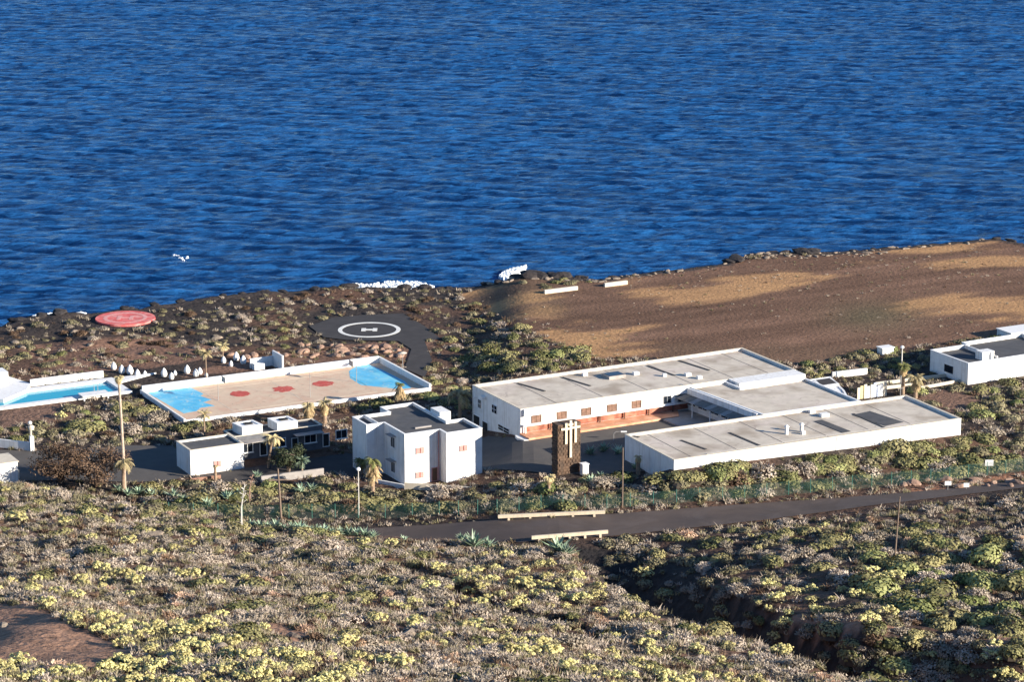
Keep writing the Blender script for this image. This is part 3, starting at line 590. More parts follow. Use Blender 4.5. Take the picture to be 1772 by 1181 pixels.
# windows, canopy on the face that looks over the courtyard (b = 0, outside is b<0)
mb = MB(); mb.box(KF.w3(ln / 2 - .3, -.25, 3.45), (ln - 1.2, .5, .9), KF.r); mb.build('fascia', M['white'], t)
nn = 14
for k in range(nn):
    a = .9 + (ln - 2) * k / nn; mb = MB(); vs_ = [KF.w3(a, -.52, 2.98), KF.w3(a + (ln - 2) / nn - .12, -.52, 2.98), KF.w3(a + (ln - 2) / nn - .12, -2.4, 2.55), KF.w3(a, -2.4, 2.55)]
    vs_ += [(x, y, z - .06) for x, y, z in vs_]; mb.add(vs_, [(0, 1, 2, 3), (7, 6, 5, 4), (0, 4, 5, 1), (1, 5, 6, 2), (2, 6, 7, 3), (3, 7, 4, 0)]); mb.build('canopy_panel', M['canopy' if k % 3 else 'greypave'], t)
for k in range(6):
    a = 1.6 + k * (ln - 2.6) / 6 + .8; window(t, KF, a, 1.75, (ln - 3) / 6 - .5, 1.3, 0, frame='white2', bars=1)
for k in range(5):
    mb = MB(); mb.box(KF.w3(1.2 + k * (ln - 2.2) / 4, -2.3, 1.27), (.12, .12, 2.5), KF.r); mb.build('canopy_post', M['white2'], t)
mb = MB(); mb.prism(KF.poly([(.8, -6.5), (ln - 1, -6.5), (ln - 1, -.01), (.8, -.01)]), -.6, .3); mb.build('porch_floor', M['greypave'], t)
FOOT.append((KF, -1, ln + 1, -8, KW + 6))

# ------------------------------------------------------------------ patio annex right of the link
XF = FR(P(1396, 707, 2.6), D.r)
t = empty('patio_annex', (0, 0, 0), 'low white walled annex with a dark open patio between the long buildings', 'building')
z = 2.9; poly = [P(1382, 666, z), P(1471, 684, z), P(1474, 690, z), P(1408, 703, z)]
pa = [P(1404, 700, z), P(1469, 691, z), P(1461, 676, z), P(1437, 652, z), P(1380, 660, z)]
shell(t, pa, -1, z, .12, .2, roofm='white', capm='white2')
mb = MB(); mb.prism([P(1420, 672, z), P(1452, 667, z), P(1436, 656, z), P(1408, 660, z)], z - .11, z + .25); mb.build('patio_curb', M['white'], t)
mb = MB(); mb.prism([P(1422, 670, z), P(1448, 666, z), P(1435, 657.5, z), P(1412, 661, z)], z + .15, z + .27); mb.build('patio_dark_panel', M['asphalt2'], t)  # dark panel imitates the shaded depth of the roof opening
FOOT.append((D, 34, 44, DD, DD + 14))

# ------------------------------------------------------------------ two-storey house
B = FR((-15.46, 399.46), E1); BZ = 5.4; ZB = -3.2
t = empty('two_storey_house', (0, 0, 0), 'two-storey white house with stepped plan and dark flat roof behind the lone palms', 'building'); HB = t
bp_ = [(0, 0), (5.6, 0), (5.6, -2.2), (11.4, -2.2), (11.4, 3.7), (8.6, 3.7), (8.6, 15), (3.1, 15), (3.1, 12), (-2.8, 12), (-2.8, 7), (0, 7)]
shell(t, B.poly(bp_), ZB, BZ, .45, .25, roofm='roofdark', capm='white2'); FOOT.append((B, -3.3, 12, -2.8, 15.5))
mb = MB(); mb.box(B.w3(9.5, 7.6, BZ - 1.55), (1.76, 3.2, 4.3), B.r); mb.build('stair_housing', M['white'], t)
mb = MB(); mb.box(B.w3(-.9, 9.4, BZ - .25), (.2, 4.7, .62), B.r); mb.build('party_wall', M['white'], t)
mb = MB(); mb.box(B.w3(4.5, 3.2, BZ - .33), (2.6, .3, .2), B.r); mb.build('roof_ridge', M['greypave'], t)
for (x0, x1, y0, y1, b0) in ((719, 734, 774, 786, 0), (719, 733, 817, 828, 0), (794, 809, 770, 782, -2.2)):
    a, z = B.front((x0 + x1) / 2, (y0 + y1) / 2, b0); window(t, B, a, z, 1.35, 1.0, b0, shutter='pink', bars=0)
a, z = B.front(754, 820, 0); window(t, B, 4.75, ZB + 1.9, .95, 2.1, 0, name='door', frame='pink', pane='wood', bars=0, sill=False)
mb = MB(); mb.tube([B.w3(5.35, -.2, ZB + .6), B.w3(5.35, -.2, BZ - .3)], [.07, .07], 8); mb.build('downpipe', M['pink'], t)
for (py_, z) in ((771, 3.2), (815, -.6)):
    w_ = window(t, B, 3.9, z, 1.5, 1.7, 0, side=True, bars=1)
    mb = MB(); mb.box(B.w3(-.4, 3.9, z + 1.1), (.8, 2.0, .1), B.r); mb.build('awning', M['greypave'], t)
mb = MB(); mb.box(B.w3(-.8, 2.5, ZB + .55), (1.6, 6.5, .6), B.r); mb.build('entrance_platform', M['greypave'], t)
mb = MB(); mb.box(B.w3(11.8, -1.0, ZB + 1.6), (.8, 1.1, .12), B.r); mb.build('side_canopy', M['white'], t)

# ------------------------------------------------------------------ low wing left of the house
CF = FR(P(329, 780, 1.5), E1); CZ = 1.5
t = empty('low_wing', (0, 0, 0), 'low white wing with dark roof, mostly in shade, left of the two-storey house', 'building')
hb_, _ = CF.inv(*B.w(-2.8, 9)); cl = hb_ - .02; 
c1_ = [(0, 0), (8.6, 0), (8.6, 1.4), (cl, 1.4), (cl, 7.0), (8.6, 7.0), (8.6, 5.8), (0, 5.8)]
_, y7 = CF.inv(*B.w(-2.8, 11.9)); _, y6 = CF.inv(*B.w(-2.8, 7.1))
c1_ = [(0, 0), (8.4, 0), (8.4, 5.6), (0, 5.6)]; c2_ = [(8.42, 4.0), (cl, 4.0), (cl, 7.9), (8.42, 7.9)]
shell(t, CF.poly(c1_), -3.6, CZ, .3, .25, roofm='roofdark', capm='cap'); shell(t, CF.poly(c2_), -3.6, CZ - .1, .25, .25, roofm='roofdark', wallm='shadewall', capm='cap'); FOOT.append((CF, -.8, cl, -.6, 8.4))
a, z = CF.front(376, 803, 0); window(t, CF, a, z, 1.2, 1.0, 0, shutter='pink', bars=0)
for k, (w, h, z) in enumerate(((1.8, 1.5, -.6), (1.2, 2.1, -1.1), (2.2, 1.4, -.5), (1.1, 2.1, -1.1), (2.0, 1.4, -.5), (1.1, 2.1, -1.1), (1.9, 1.4, -.5))):
    window(t, CF, 10.6 + k * 2.55, z, w, h, 4.0, name='window' if h < 2 else 'door', pane='glass' if h < 2 else 'dark', bars=1 if h < 2 else 0, sill=h < 2)
mb = MB(); mb.box(CF.w3(12.2, 3.2, .55), (5.5, 1.5, .12), CF.r); mb.build('canopy', M['greypave'], t)
mb = MB(); mb.box(CF.w3(20.2, 3.2, .55), (4.5, 1.5, .12), CF.r); mb.build('canopy', M['greypave'], t)
for k, (pts, lab) in enumerate(((((402, 732), (419, 740), (454, 735), (437, 727)), 'white roof water tank box, left one, behind the shaded low wing'), (((463, 724), (480, 733), (515, 728), (498, 720)), 'white roof water tank box, right one, behind the shaded low wing'))):
    p = [P(x, y, 2.5) for x, y in pts]; tk = empty('tank_box', (0, 0, 0), lab, 'tank box', 'tank boxes behind the low wing')
    shell(tk, p, -2.6, 2.5, .1, .35, roofm='white', capm='white2')
    cx = sum(q[0] for q in p) / 4; cy = sum(q[1] for q in p) / 4; mb = MB(); mb.box((cx + .1, cy + .1, 2.5), (1.2, .9, .14), E1); mb.build('hatch', M['dark'], tk)

# low terrace walls in front of the low wing
for k, (p0, p1, h, m_, lab) in enumerate((((452, 838), (560, 824), 1.1, 'greypave', 'grey retaining wall in front of the shaded low wing'), ((640, 834), (700, 846), .5, 'white', 'thin white kerb wall beside the palm at the two-storey house'), ((700, 848), (835, 842), .4, 'cap', 'low cream garden wall below the two-storey house'), ((330, 836), (382, 830), .6, 'earthwall', 'low reddish wall under the lit end of the low wing'))):
    g0 = G(*p0); g1 = G(*p1); d = math.hypot(g1[0] - g0[0], g1[1] - g0[1]); mb = MB(); mb.box(((g0[0] + g1[0]) / 2, (g0[1] + g1[1]) / 2, (g0[2] + g1[2]) / 2 + h / 2 - .3), (d, .3, h + .6), math.atan2(g1[1] - g0[1], g1[0] - g0[0]))
    tag(mb.build('garden_wall', M[m_]), lab, 'wall')

# ------------------------------------------------------------------ stone tower with crosses
tx, ty = P(966, 738, 7.4); TF = FR((tx, ty), E1)
t = empty('stone_tower', (tx, ty, 0), 'brown stone tower with three white crosses standing in the courtyard entrance', 'tower'); TH = 7.4; TW = 3.6; TD = 1.9
TO = FR((0, 0), E1)
mb = MB(); mb.prism(TO.poly([(.03, .03), (TW - .03, .03), (TW - .03, TD - .03), (.03, TD - .03)]), -1.5, TH - .08); mb.build('core', M['stone'], t)
# courses of stones on the two visible faces and the other two
bm_names = []
smesh = []
for k in range(6):
    mb = MB(); w = .52 + .07 * (k % 3); j = [random.uniform(-.02, .02) for _ in range(8)]
    mb.add([(-w / 2, 0, -.19 + j[0]), (w / 2, 0, -.19 + j[1]), (w / 2, 0, .19 + j[2]), (-w / 2, 0, .19 + j[3]), (-w / 2 + .04, -.07 + j[4], -.15), (w / 2 - .04, -.07 + j[5], -.15), (w / 2 - .04, -.07 + j[6], .15), (-w / 2 + .04, -.07 + j[7], .15)], [(4, 5, 6, 7), (0, 1, 5, 4), (1, 2, 6, 5), (2, 3, 7, 6), (3, 0, 4, 7)])
    smesh.append(mb)
allst = MB()
for side_, (L_, rz_, org) in enumerate(((TW, 0, (0, 0)), (TD, -math.pi / 2, (0, TD)))):
    zc = .1; row = 0
    while zc < TH - .2:
        u = .28 if row % 2 else .02; 
        while u < L_ - .15:
            s = random.choice(smesh); w = .55; ca, sa = math.cos(rz_), math.sin(rz_)
            vs_ = []
            for x, y, z in s.v:
                X_ = min(max(x + u + w / 2, 0), L_); xx = org[0] + X_ * ca - y * sa; yy = org[1] + X_ * sa + y * ca; wx, wy = TO.w(xx, yy); vs_.append((wx, wy, z + zc + .15))
            allst.add(vs_, s.f); u += w + .02
        zc += .41; row += 1
o = allst.build('stone_facing', M['stone'], t); o['kind'] = 'stuff'
mb = MB(); mb.box(TO.w3(TW / 2, TD / 2, TH + .02), (TW + .1, TD + .1, .2), E1); mb.build('cap_slab', M['stone'], t)
for (px0, ya, yb, xa, xb, ym) in ((979.6, 733, 769, 970, 986.5, 743), (987.5, 728, 792, 983.5, 991.5, 735), (995.8, 730, 766, 989, 1004.5, 739.5)):
    a0, zt_ = TF.front(px0, ya, -.2); _, zb_ = TF.front(px0, yb, -.2); a1, zm = TF.front((xa + xb) / 2, ym, -.2); w = (xb - xa) / 12 / .887 * 1.05
    mb = MB(); x, y, z = TO.w3(a0, -.22, (zt_ + zb_) / 2); mb.box((x, y, z), (.36, .2, zt_ - zb_), E1); x, y, z = TO.w3(a0, -.22, zm); mb.box((x, y, z), (w, .17, .32), E1); mb.build('cross', M['cream'], t)
FOOT.append((TF, -.8, TW + .8, -1.5, TD + 1))
x, y, z = G(1011, 822); mb = MB(); mb.box((x, y, z + .75), (.95, .9, 1.7), E1); mb.box((x, y, z + 1.65), (1.1, 1.05, .12), E1); tag(mb.build('meter_cabinet', M['white2']), 'small white utility cabinet at the foot of the stone tower', 'cabinet')

# ------------------------------------------------------------------ right-hand building
GF = FR(P(1676, 629, 3.6), rad(29)); 
t = empty('white_building', (0, 0, 0), 'white flat-roofed building with dark recessed roof at the right edge', 'building')
_, gd = GF.inv(*P(1607, 608, 3.6)); gpoly = GF.poly([(0, 0), (20, 0), (20, 11.5), (7.5, 11.5), (7.5, 10), (0, 10)])
shell(t, gpoly, -1.5, 3.6, .6, .25, roofm='roofdark', capm='white2'); FOOT.append((GF, -.7, 21, -.7, 12.3))
mb = MB(); x, y = P(1704, 621, 3.0); mb.box((x, y, 3.6), (2.4, 1.8, 1.5), GF.r); mb.tube([(x + .9, y - .5, 3.0), (x + .9, y - .5, 4.2)], [.5, .3], 8); mb.build('roof_tank', M['white'], t)
mb = MB(); mb.box(GF.w3(6.8, 5.5, 3.3), (.25, 8.5, .65), GF.r); mb.build('party_wall', M['white'], t)
mb = MB(); mb.box(GF.w3(-.05, 5, 1.5), (.1, 2.2, 1.2), GF.r); mb.build('window', M['glass'], t)
def whitebox(pxy, dims, z0, label, name='white_hut', m_='white', rz=E1, roof=None):
    x, y, z = G(*pxy); t = empty(name, (x, y, z), label, 'hut'); mb = MB(); mb.box((0, 0, dims[2] / 2 - .4), (dims[0], dims[1], dims[2] + .8), rz); mb.build('wall', M[m_], t)
    mb = MB(); mb.box((0, 0, dims[2] + .06), (dims[0] + .3, dims[1] + .3, .12), rz); mb.build('roof', M[roof or 'white2'], t); return t
whitebox((1766, 583), (7, 4, 1.3), 0, 'tiny white hut at the right edge above the green shrubs', roof='white2')
whitebox((1532, 613), (2.2, 1.6, 1.1), 0, 'tiny white hut among shrubs beyond the tall lamp pole')

# terraced garden walls, storage panels between link and right building
for k, (p0, p1, h, m_, lab) in enumerate((((1515, 668), (1640, 652), .5, 'cap', 'upper cream garden wall left of the right-hand building'), ((1500, 678), (1590, 668), .5, 'cap', 'middle cream garden wall by the two short palms'), ((1590, 675), (1660, 662), .45, 'cap', 'short cream garden wall right of the two short palms'), ((1440, 655), (1500, 648), 1.0, 'white', 'white yard wall behind the dark patio'))):
    g0 = G(*p0); g1 = G(*p1); d = math.hypot(g1[0] - g0[0], g1[1] - g0[1]); mb = MB(); mb.box(((g0[0] + g1[0]) / 2, (g0[1] + g1[1]) / 2, (g0[2] + g1[2]) / 2 + h / 2 - .2), (d, .35, h + .4), math.atan2(g1[1] - g0[1], g1[0] - g0[0]))
    tag(mb.build('garden_wall', M[m_]), lab, 'wall')
t = empty('yard_screen', (0, 0, 0), 'screen of white, yellow and pale blue panels behind the roadside wing', 'screen')
SC = FR(P(1482, 690, .2), D.r)
for k in range(9):
    mb = MB(); mb.box(SC.w3(.4 + k * .62, .1 * (k % 2), .95 + .1 * (k % 3)), (.5, .12, 1.9 + .2 * (k % 3)), SC.r); mb.build('panel', M[('cap', 'yellow', 'cap', 'white2', 'white2', 'bluep', 'bluep', 'white2', 'cap')[k]], t)
FOOT.append((SC, -1, 7, -1.5, 1.5))

# ------------------------------------------------------------------ sports court
QZ = ZL + 1.1; c4 = [P(235, 673, QZ), P(320, 721, QZ), P(743, 668, QZ), P(640, 623, QZ)]
QF = FR(c4[1], rad(27.2)); QL = 42.0; QD = 19.1
t = empty('sports_court', (0, 0, 0), 'walled sports court with tan floor, red circles and blue painted ends', 'sports court'); FOOT.append((QF, -.6, QL + .6, -.6, QD + .6))
mb = MB(); mb.prism(QF.poly([(0, 0), (QL, 0), (QL, QD), (0, QD)]), ZL - 1.2, ZL + .2); mb.build('floor', M['court'], t)
def wallrun(fr, a0, b0, a1, b1, z0, z1, parent, name='wall', th=.3, m_='white'):
    p0 = fr.w(a0, b0); p1 = fr.w(a1, b1); d = math.hypot(p1[0] - p0[0], p1[1] - p0[1]); mb = MB(); r = math.atan2(p1[1] - p0[1], p1[0] - p0[0])
    mb.box(((p0[0] + p1[0]) / 2, (p0[1] + p1[1]) / 2, (z0 + z1) / 2), (d, th, z1 - z0), r); return mb.build(name, M[m_], parent)
wallrun(QF, 0, QD + .15, QL, QD + .15, ZL - 1, QZ + .25, t, th=.45, m_='white2'); wallrun(QF, -.152, -.3, -.152, QD + .3, ZL - 1.2, ZL + .75, t); wallrun(QF, QL + .152, -.3, QL + .152, QD + .3, ZL - 1.2, QZ + .1, t, th=.35, m_='white2')
wallrun(QF, 0, -.155, QL, -.155, ZL - 1.2, ZL + .55, t, m_='white')
zf = ZL + .2
def sheet(poly, dz, m_, name, parent):
    mb = MB(); mb.prism(poly, zf + dz - .004, zf + dz); return mb.build(name, M[m_], parent)
def jag(pts, amp, n=5, seed=1):
    rr = random.Random(seed); out = []
    for i, p in enumerate(pts):
        q = pts[(i + 1) % len(pts)]
        for k in range(n):
            s = k / n; out.append((p[0] * (1 - s) + q[0] * s + rr.uniform(-amp, amp) * (k > 0), p[1] * (1 - s) + q[1] * s + rr.uniform(-amp, amp) * .4 * (k > 0)))
    return out
def clampq(poly):
    out = []
    for p in poly:
        a, b_ = QF.inv(*p); out.append(QF.w(min(max(a, .15), QL - .15), min(max(b_, .1), QD - .1)))
    return out
sheet(clampq([P(x, y, zf) for x, y in [(250, 677), (285, 674), (330, 671), (342, 677), (352, 682), (347, 686), (366, 692), (352, 697), (372, 703), (348, 706), (340, 712), (318, 716), (300, 706), (270, 689)]]), .012, 'bluepaint', 'blue_end', t)
sheet(clampq([P(x, y, zf) for x, y in [(604, 643), (615, 635), (636, 630), (660, 640), (700, 660), (712, 672), (690, 674), (655, 670), (625, 667), (606, 655)]]), .012, 'bluepaint', 'blue_end', t)
for px_, py_, r in ((415, 682, 1.75), (490, 674, 1.9), (559, 664.5, 1.8)):
    x, y = P(px_, py_, zf); wr = random.Random(px_); sheet([(x + r * q * math.cos(2 * math.pi * i / 28), y + r * q * math.sin(2 * math.pi * i / 28)) for i in range(28) for q in [wr.uniform(.86, 1.06) if px_ != 490 else wr.uniform(.7, 1.12)]], .018, 'redpaint', 'painted_circle', t)
ring = []
for a0, b0, a1, b1 in ((9, 2.4, 34, 2.4), (9, 16.2, 34, 16.2), (9, 2.4, 9, 16.2), (34, 2.4, 34, 16.2), (21.3, 2.4, 21.3, 16.2)):
    p0 = QF.w(a0, b0); p1 = QF.w(a1, b1); d = math.hypot(p1[0] - p0[0], p1[1] - p0[1]); mb = MB(); mb.box(((p0[0] + p1[0]) / 2, (p0[1] + p1[1]) / 2, zf + .006), (d + .1, .1, .012), math.atan2(p1[1] - p0[1], p1[0] - p0[0])); mb.build('court_line', M['cap'], t)
for a, b_, lab in ((9.3, 9.5, 'basketball hoop stand at the left end of the sports court'), (33.5, 9.5, 'basketball hoop stand at the right end of the sports court')):
    h = empty('basketball_hoop', QF.w3(a, b_, zf), lab, 'basketball hoop', 'hoops on the court'); sg = 1 if a < 20 else -1
    mb = MB(); mb.tube([(0, 0, 0), (0, 0, 3.0), (sg * .8, .4 * sg, 3.3)], [.06, .06, .05], 6); mb.build('pole', M['metal'], h)
    mb = MB(); mb.box((sg * .85, .42 * sg, 3.3), (.05, 1.6, .95), E1); mb.build('backboard', M['metal'], h)

# ------------------------------------------------------------------ swimming pool
t = empty('swimming_pool', (0, 0, 0), 'long turquoise swimming pool with white rims at the left edge', 'swimming pool'); FOOT.append((PF, -45, .8, -.6, 11)); zr = ZL + .35
wallrun(PF, -32, .65, -.2, .65, ZL - 2.5, zr, t, 'rim', 1.3, 'white'); wallrun(PF, -32, 9.0, -.2, 9.0, ZL - 2.5, zr, t, 'rim', 1.5, 'white'); wallrun(PF, -.9, 1.3, -.9, 8.25, ZL - 2.5, zr - .002, t, 'rim', 1.4, 'white')
mb = MB(); mb.prism(PF.poly([(-32, 1.3), (-1.6, 1.3), (-1.6, 8.25), (-32, 8.25)]), ZL - 2.2, ZL - .05); mb.build('water', M['pool'], t)
wallrun(PF, -13.5, 11.6, -1, 11.6, ZL - .6, ZL + 1.15, t, 'back_wall', .3, 'white2')
mb = MB(); mb.prism(PF.poly([(-.2, 6.5), (7.5, QD - 9.5), (5.5, 9.6), (-1, 9.76)]), ZL - .5, ZL + .25); mb.build('paving', M['white'], t)
tt = empty('concrete_ramp', (0, 0, 0), 'white concrete ramp block crossing the left end of the swimming pool', 'ramp')
ra = [P(-30, 640, ZL + .4), P(0, 648, ZL + .4), P(53, 665, ZL + .4), P(46, 676, ZL + .4), P(6, 693, ZL + .4), P(-30, 690, ZL + .4)]
ra = ra[::-1]; area = sum(ra[i][0] * ra[(i + 1) % 6][1] - ra[(i + 1) % 6][0] * ra[i][1] for i in range(6)); ra = ra if area > 0 else ra[::-1]
mb = MB(); mb.prism(ra, ZL - 2.1, ZL + .5); mb.build('slab', M['white2'], tt)
x, y = P(-12, 655, ZL + 1); mb = MB(); mb.box((x, y, ZL + .9), (4.2, 3, 2.6), E1); mb.build('block', M['white2'], tt)
x, y, z = G(163, 690); mb = MB(); mb.box((0, 0, .75), (4.6, 2.4, .16), E1); 
for sx, sy in ((-1, -1), (1, -1), (1, 1), (-1, 1)): mb.box(TO.w3(sx * 2, sy * 1, .3), (.2, .2, .9), E1)
o = mb.build('concrete_table', M['white'], None, loc=(x, y, z)); tag(o, 'low white concrete slab on legs beside the swimming pool', 'slab table')
# pool ladder rails
x, y = P(166, 676, zr); mb = MB()
for s in (-.3, .3): mb.tube([(x + s, y, zr - .01), (x + s, y, zr + .9), (x + s - .1, y + .6, zr + 1.0), (x + s - .1, y + 1.0, zr - .6)], [.04] * 4, 6)
tag(mb.build('pool_ladder', M['metal']), 'metal ladder rails on the near rim of the swimming pool', 'pool ladder')

# ------------------------------------------------------------------ white egg-shaped seats behind pool and court
def egg_mesh(seed):
    rr = random.Random(seed); mb = MB(); n = 12; k = 9; vs_ = []; fs = []
    for i in range(k + 1):
        t_ = i / k; z = t_ * 1.45 - .15; r = .60 * math.sin(math.pi * min(1, t_ * .93 + .09)) ** .7 * (1 - .28 * t_)
        for j in range(n): a = 2 * math.pi * j / n; vs_.append((r * math.cos(a) * rr.uniform(.95, 1.05), r * math.sin(a) * rr.uniform(.95, 1.05), z))
    fs = [(i * n + j, i * n + (j + 1) % n, (i + 1) * n + (j + 1) % n, (i + 1) * n + j) for i in range(k) for j in range(n)] + [tuple(range(k * n, (k + 1) * n))]
    mb.add(vs_, fs); return mb.mesh('white_egg_stone', M['white2'], True)
em = [egg_mesh(i) for i in range(4)]
for k, (px_, py_, s) in enumerate(((197, 640, .9), (211, 647, 1.0), (225, 648, 1.1), (238, 652, .85), (251, 651, .6), (284, 652, 1.0), (303, 650, .6), (297, 657, .8), (324, 647, 1.0), (339, 652, .9), (346, 648, .8), (357, 653, .55), (387, 629, .8), (400, 635, .7), (409, 624, 1.0), (421, 630, 1.0))):
    x, y, z = G(px_, py_); o = link('white_egg_stone', em[k % 4], None, (x, y, z), k, (s, s, s * 1.15))
    tag(o, 'white rounded egg-shaped garden stone in the row behind the pool' if px_ < 260 else ('white rounded egg-shaped garden stone behind the left end of the court' if px_ < 370 else 'white egg-shaped garden stone in the cluster beside the white L-shaped wall'), 'garden stone', 'white egg-shaped stones behind pool and court')
t = empty('shower_wall', G(452, 637), 'white L-shaped shelter wall rising behind the sports court', 'shelter wall')
mb = MB(); mb.box((0, .2, .9), (4.0, .3, 1.6), E1); mb.build('wall', M['white2'], t); mb = MB(); mb.box(TO.w3(2.3, -1.8, 1.3), (.3, 4.2, 2.7), E1); mb.build('side_wall', M['white2'], t); mb = MB(); mb.box(TO.w3(-.8, -.7, .5), (1.8, 1.2, 1.0), E1); mb.build('bench_block', M['white2'], t)

# ------------------------------------------------------------------ white walls at the left edge
g0 = P(-60, 742, 0); t = empty('boundary_wall', (0, 0, 0), 'white boundary wall ending in a round-topped pillar at the left edge', 'wall')
w0 = G(-40, 770); w1 = G(52, 781); d = math.hypot(w1[0] - w0[0], w1[1] - w0[1]); mb = MB(); mb.box(((w0[0] + w1[0]) / 2, (w0[1] + w1[1]) / 2, ZL + .5), (d, .3, 1.6), math.atan2(w1[1] - w0[1], w1[0] - w0[0])); mb.build('wall', M['white'], t)
mb = MB(); mb.box((w1[0] + .3, w1[1], ZL + .9), (.6, .6, 2.8), E1); mb.build('pillar', M['white'], t)
me_ = MB(); me_.tube([(w1[0] + .3, w1[1], ZL + 2.3), (w1[0] + .3, w1[1], ZL + 3.2), (w1[0] + .3, w1[1], ZL + 3.3), (w1[0] + .3, w1[1], ZL + 3.75), (w1[0] + .3, w1[1], ZL + 4.0)], [.1, .1, .42, .5, .2], 10); me_.build('globe_lamp', M['cap'], t)
t = whitebox((-8, 834), (5.5, 4.5, 3.2), 0, 'corner of a white hut cut by the left edge, lower left', roof='cap')
x, y, z = G(33, 830); mb = MB(); mb.tube([(x, y, z - .2), (x, y, z + 1.3), (x - .15, y, z + 1.6), (x - .5, y, z + 1.7), (x - 1.2, y, z + 1.6)], [.09] * 5, 8); tag(mb.build('vent_pipe', M['polew']), 'bent pale vent pipe beside the hut at the left edge', 'pipe')

# ------------------------------------------------------------------ low white walls out on the field
for (p0, p1, h, lab) in (((942, 509), (999, 502), .7, 'longer left one of two low white walls on the brown field by the sea'), ((1046, 497), (1085, 492), .7, 'shorter right one of two low white walls on the brown field by the sea')):
    g0 = G(*p0); g1 = G(*p1); d = math.hypot(g1[0] - g0[0], g1[1] - g0[1]); mb = MB(); mb.box(((g0[0] + g1[0]) / 2, (g0[1] + g1[1]) / 2, (g0[2] + g1[2]) / 2 + h / 2 - .2), (d, .5, h + .4), math.atan2(g1[1] - g0[1], g1[0] - g0[0])); tag(mb.build('low_wall', M['cap']), lab, 'wall')

# ------------------------------------------------------------------ road rails, fence, signs
def pole_h(px_, pb, pt):
    x, y, z = G(px_, pb); sl = math.sqrt(x * x + y * y + (CAMH - z) ** 2); return (x, y, z), (pb - pt) * sl / FPX / math.cos(PITCH)
for (p0, p1, lab) in (((862, 904), (1047, 896), 'cream concrete rail on posts along the far side of the road'), ((920, 938), (1052, 931), 'cream concrete rail on posts along the near side of the road')):
    w0 = Vector(P(p0[0], p0[1], platp(*p0))); w1 = Vector(P(*p1, platp(*p1))); t = empty('road_rail', (w0.x, w0.y, 0), lab, 'railing'); d = (w1 - w0).length; r = math.atan2(w1.y - w0.y, w1.x - w0.x)
    z0 = tz(*w0); z1 = tz(*w1); mid = (w1 - w0) / 2; mb = MB(); R_ = MB(); 
    n_ = 5
    vs_ = []
    for (q, zz) in ((Vector((0, 0)), z0), (w1 - w0, z1)):
        for dx_, dz_ in ((-.18, .55), (.18, .55), (.18, 1.0), (-.18, 1.0)): vs_.append((q.x - math.sin(r) * dx_, q.y + math.cos(r) * dx_, zz + dz_))
    mb.add(vs_, [(3, 2, 1, 0), (4, 5, 6, 7), (0, 1, 5, 4), (1, 2, 6, 5), (2, 3, 7, 6), (3, 0, 4, 7)]); mb.build('rail', M['cream'], t)
    for k in range(n_):
        s = (k + .5) / n_; q = (w1 - w0) * s; mb = MB(); mb.box((q.x, q.y, z0 + (z1 - z0) * s + .15), (.3, .3, .79), r); mb.build('post', M['cream'], t)
fl = [(250, 893), (420, 898), (620, 897), (760, 893), (860, 889), (1050, 881), (1250, 868), (1440, 850), (1610, 836), (1772, 816), (1880, 800)]
fw = [P(x, y, platp(x, y)) for x, y in fl]; t = empty('mesh_fence', (0, 0, 0), 'long green wire mesh fence on posts running along the road', 'fence')
pts = []; 
for i in range(len(fw) - 1):
    a = Vector(fw[i]); b_ = Vector(fw[i + 1]); n_ = max(1, round((b_ - a).length / 3.3))
    for k in range(n_): pts.append(a + (b_ - a) * k / n_)
pts.append(Vector(fw[-1])); pm = MB().tube([(0, 0, -.4), (0, 0, 2.1)], [.04, .04], 6).mesh('post', M['postgreen'])
FH = 2.0
for i, p in enumerate(pts):
    link('post', pm, t, (p.x, p.y, tz(p.x, p.y)))
    if i + 1 < len(pts):
        q = pts[i + 1]; z0 = tz(p.x, p.y); z1 = tz(q.x, q.y); mb = MB(); mb.add([(p.x, p.y, z0), (q.x, q.y, z1), (q.x, q.y, z1 + FH), (p.x, p.y, z0 + FH)], [(0, 1, 2, 3)]); mb.build('mesh_panel', M['mesh'], t)
for (px_, pb, pt, w, lab) in ((1711, 820, 797, 1.2, 'white sign board fixed above the green fence, right side'), (1640, 850, 832, .9, 'small white sign board low on the green fence, left of the larger sign'), (1672, 848, 835, .8, 'small cream sign low beside the road under the larger white sign')):
    (x, y, z), h = pole_h(px_, pb, pt); t = empty('sign_board', (x, y, z), lab, 'sign'); mb = MB(); mb.tube([(0, 0, -.2), (0, 0, h - .1)], [.04, .04], 6); mb.build('post', M['metal'], t); mb = MB(); mb.box((0, -.07, h - .45), (w, .05, .9 if h > 1.6 else .6)); mb.build('board', M['white2'], t)

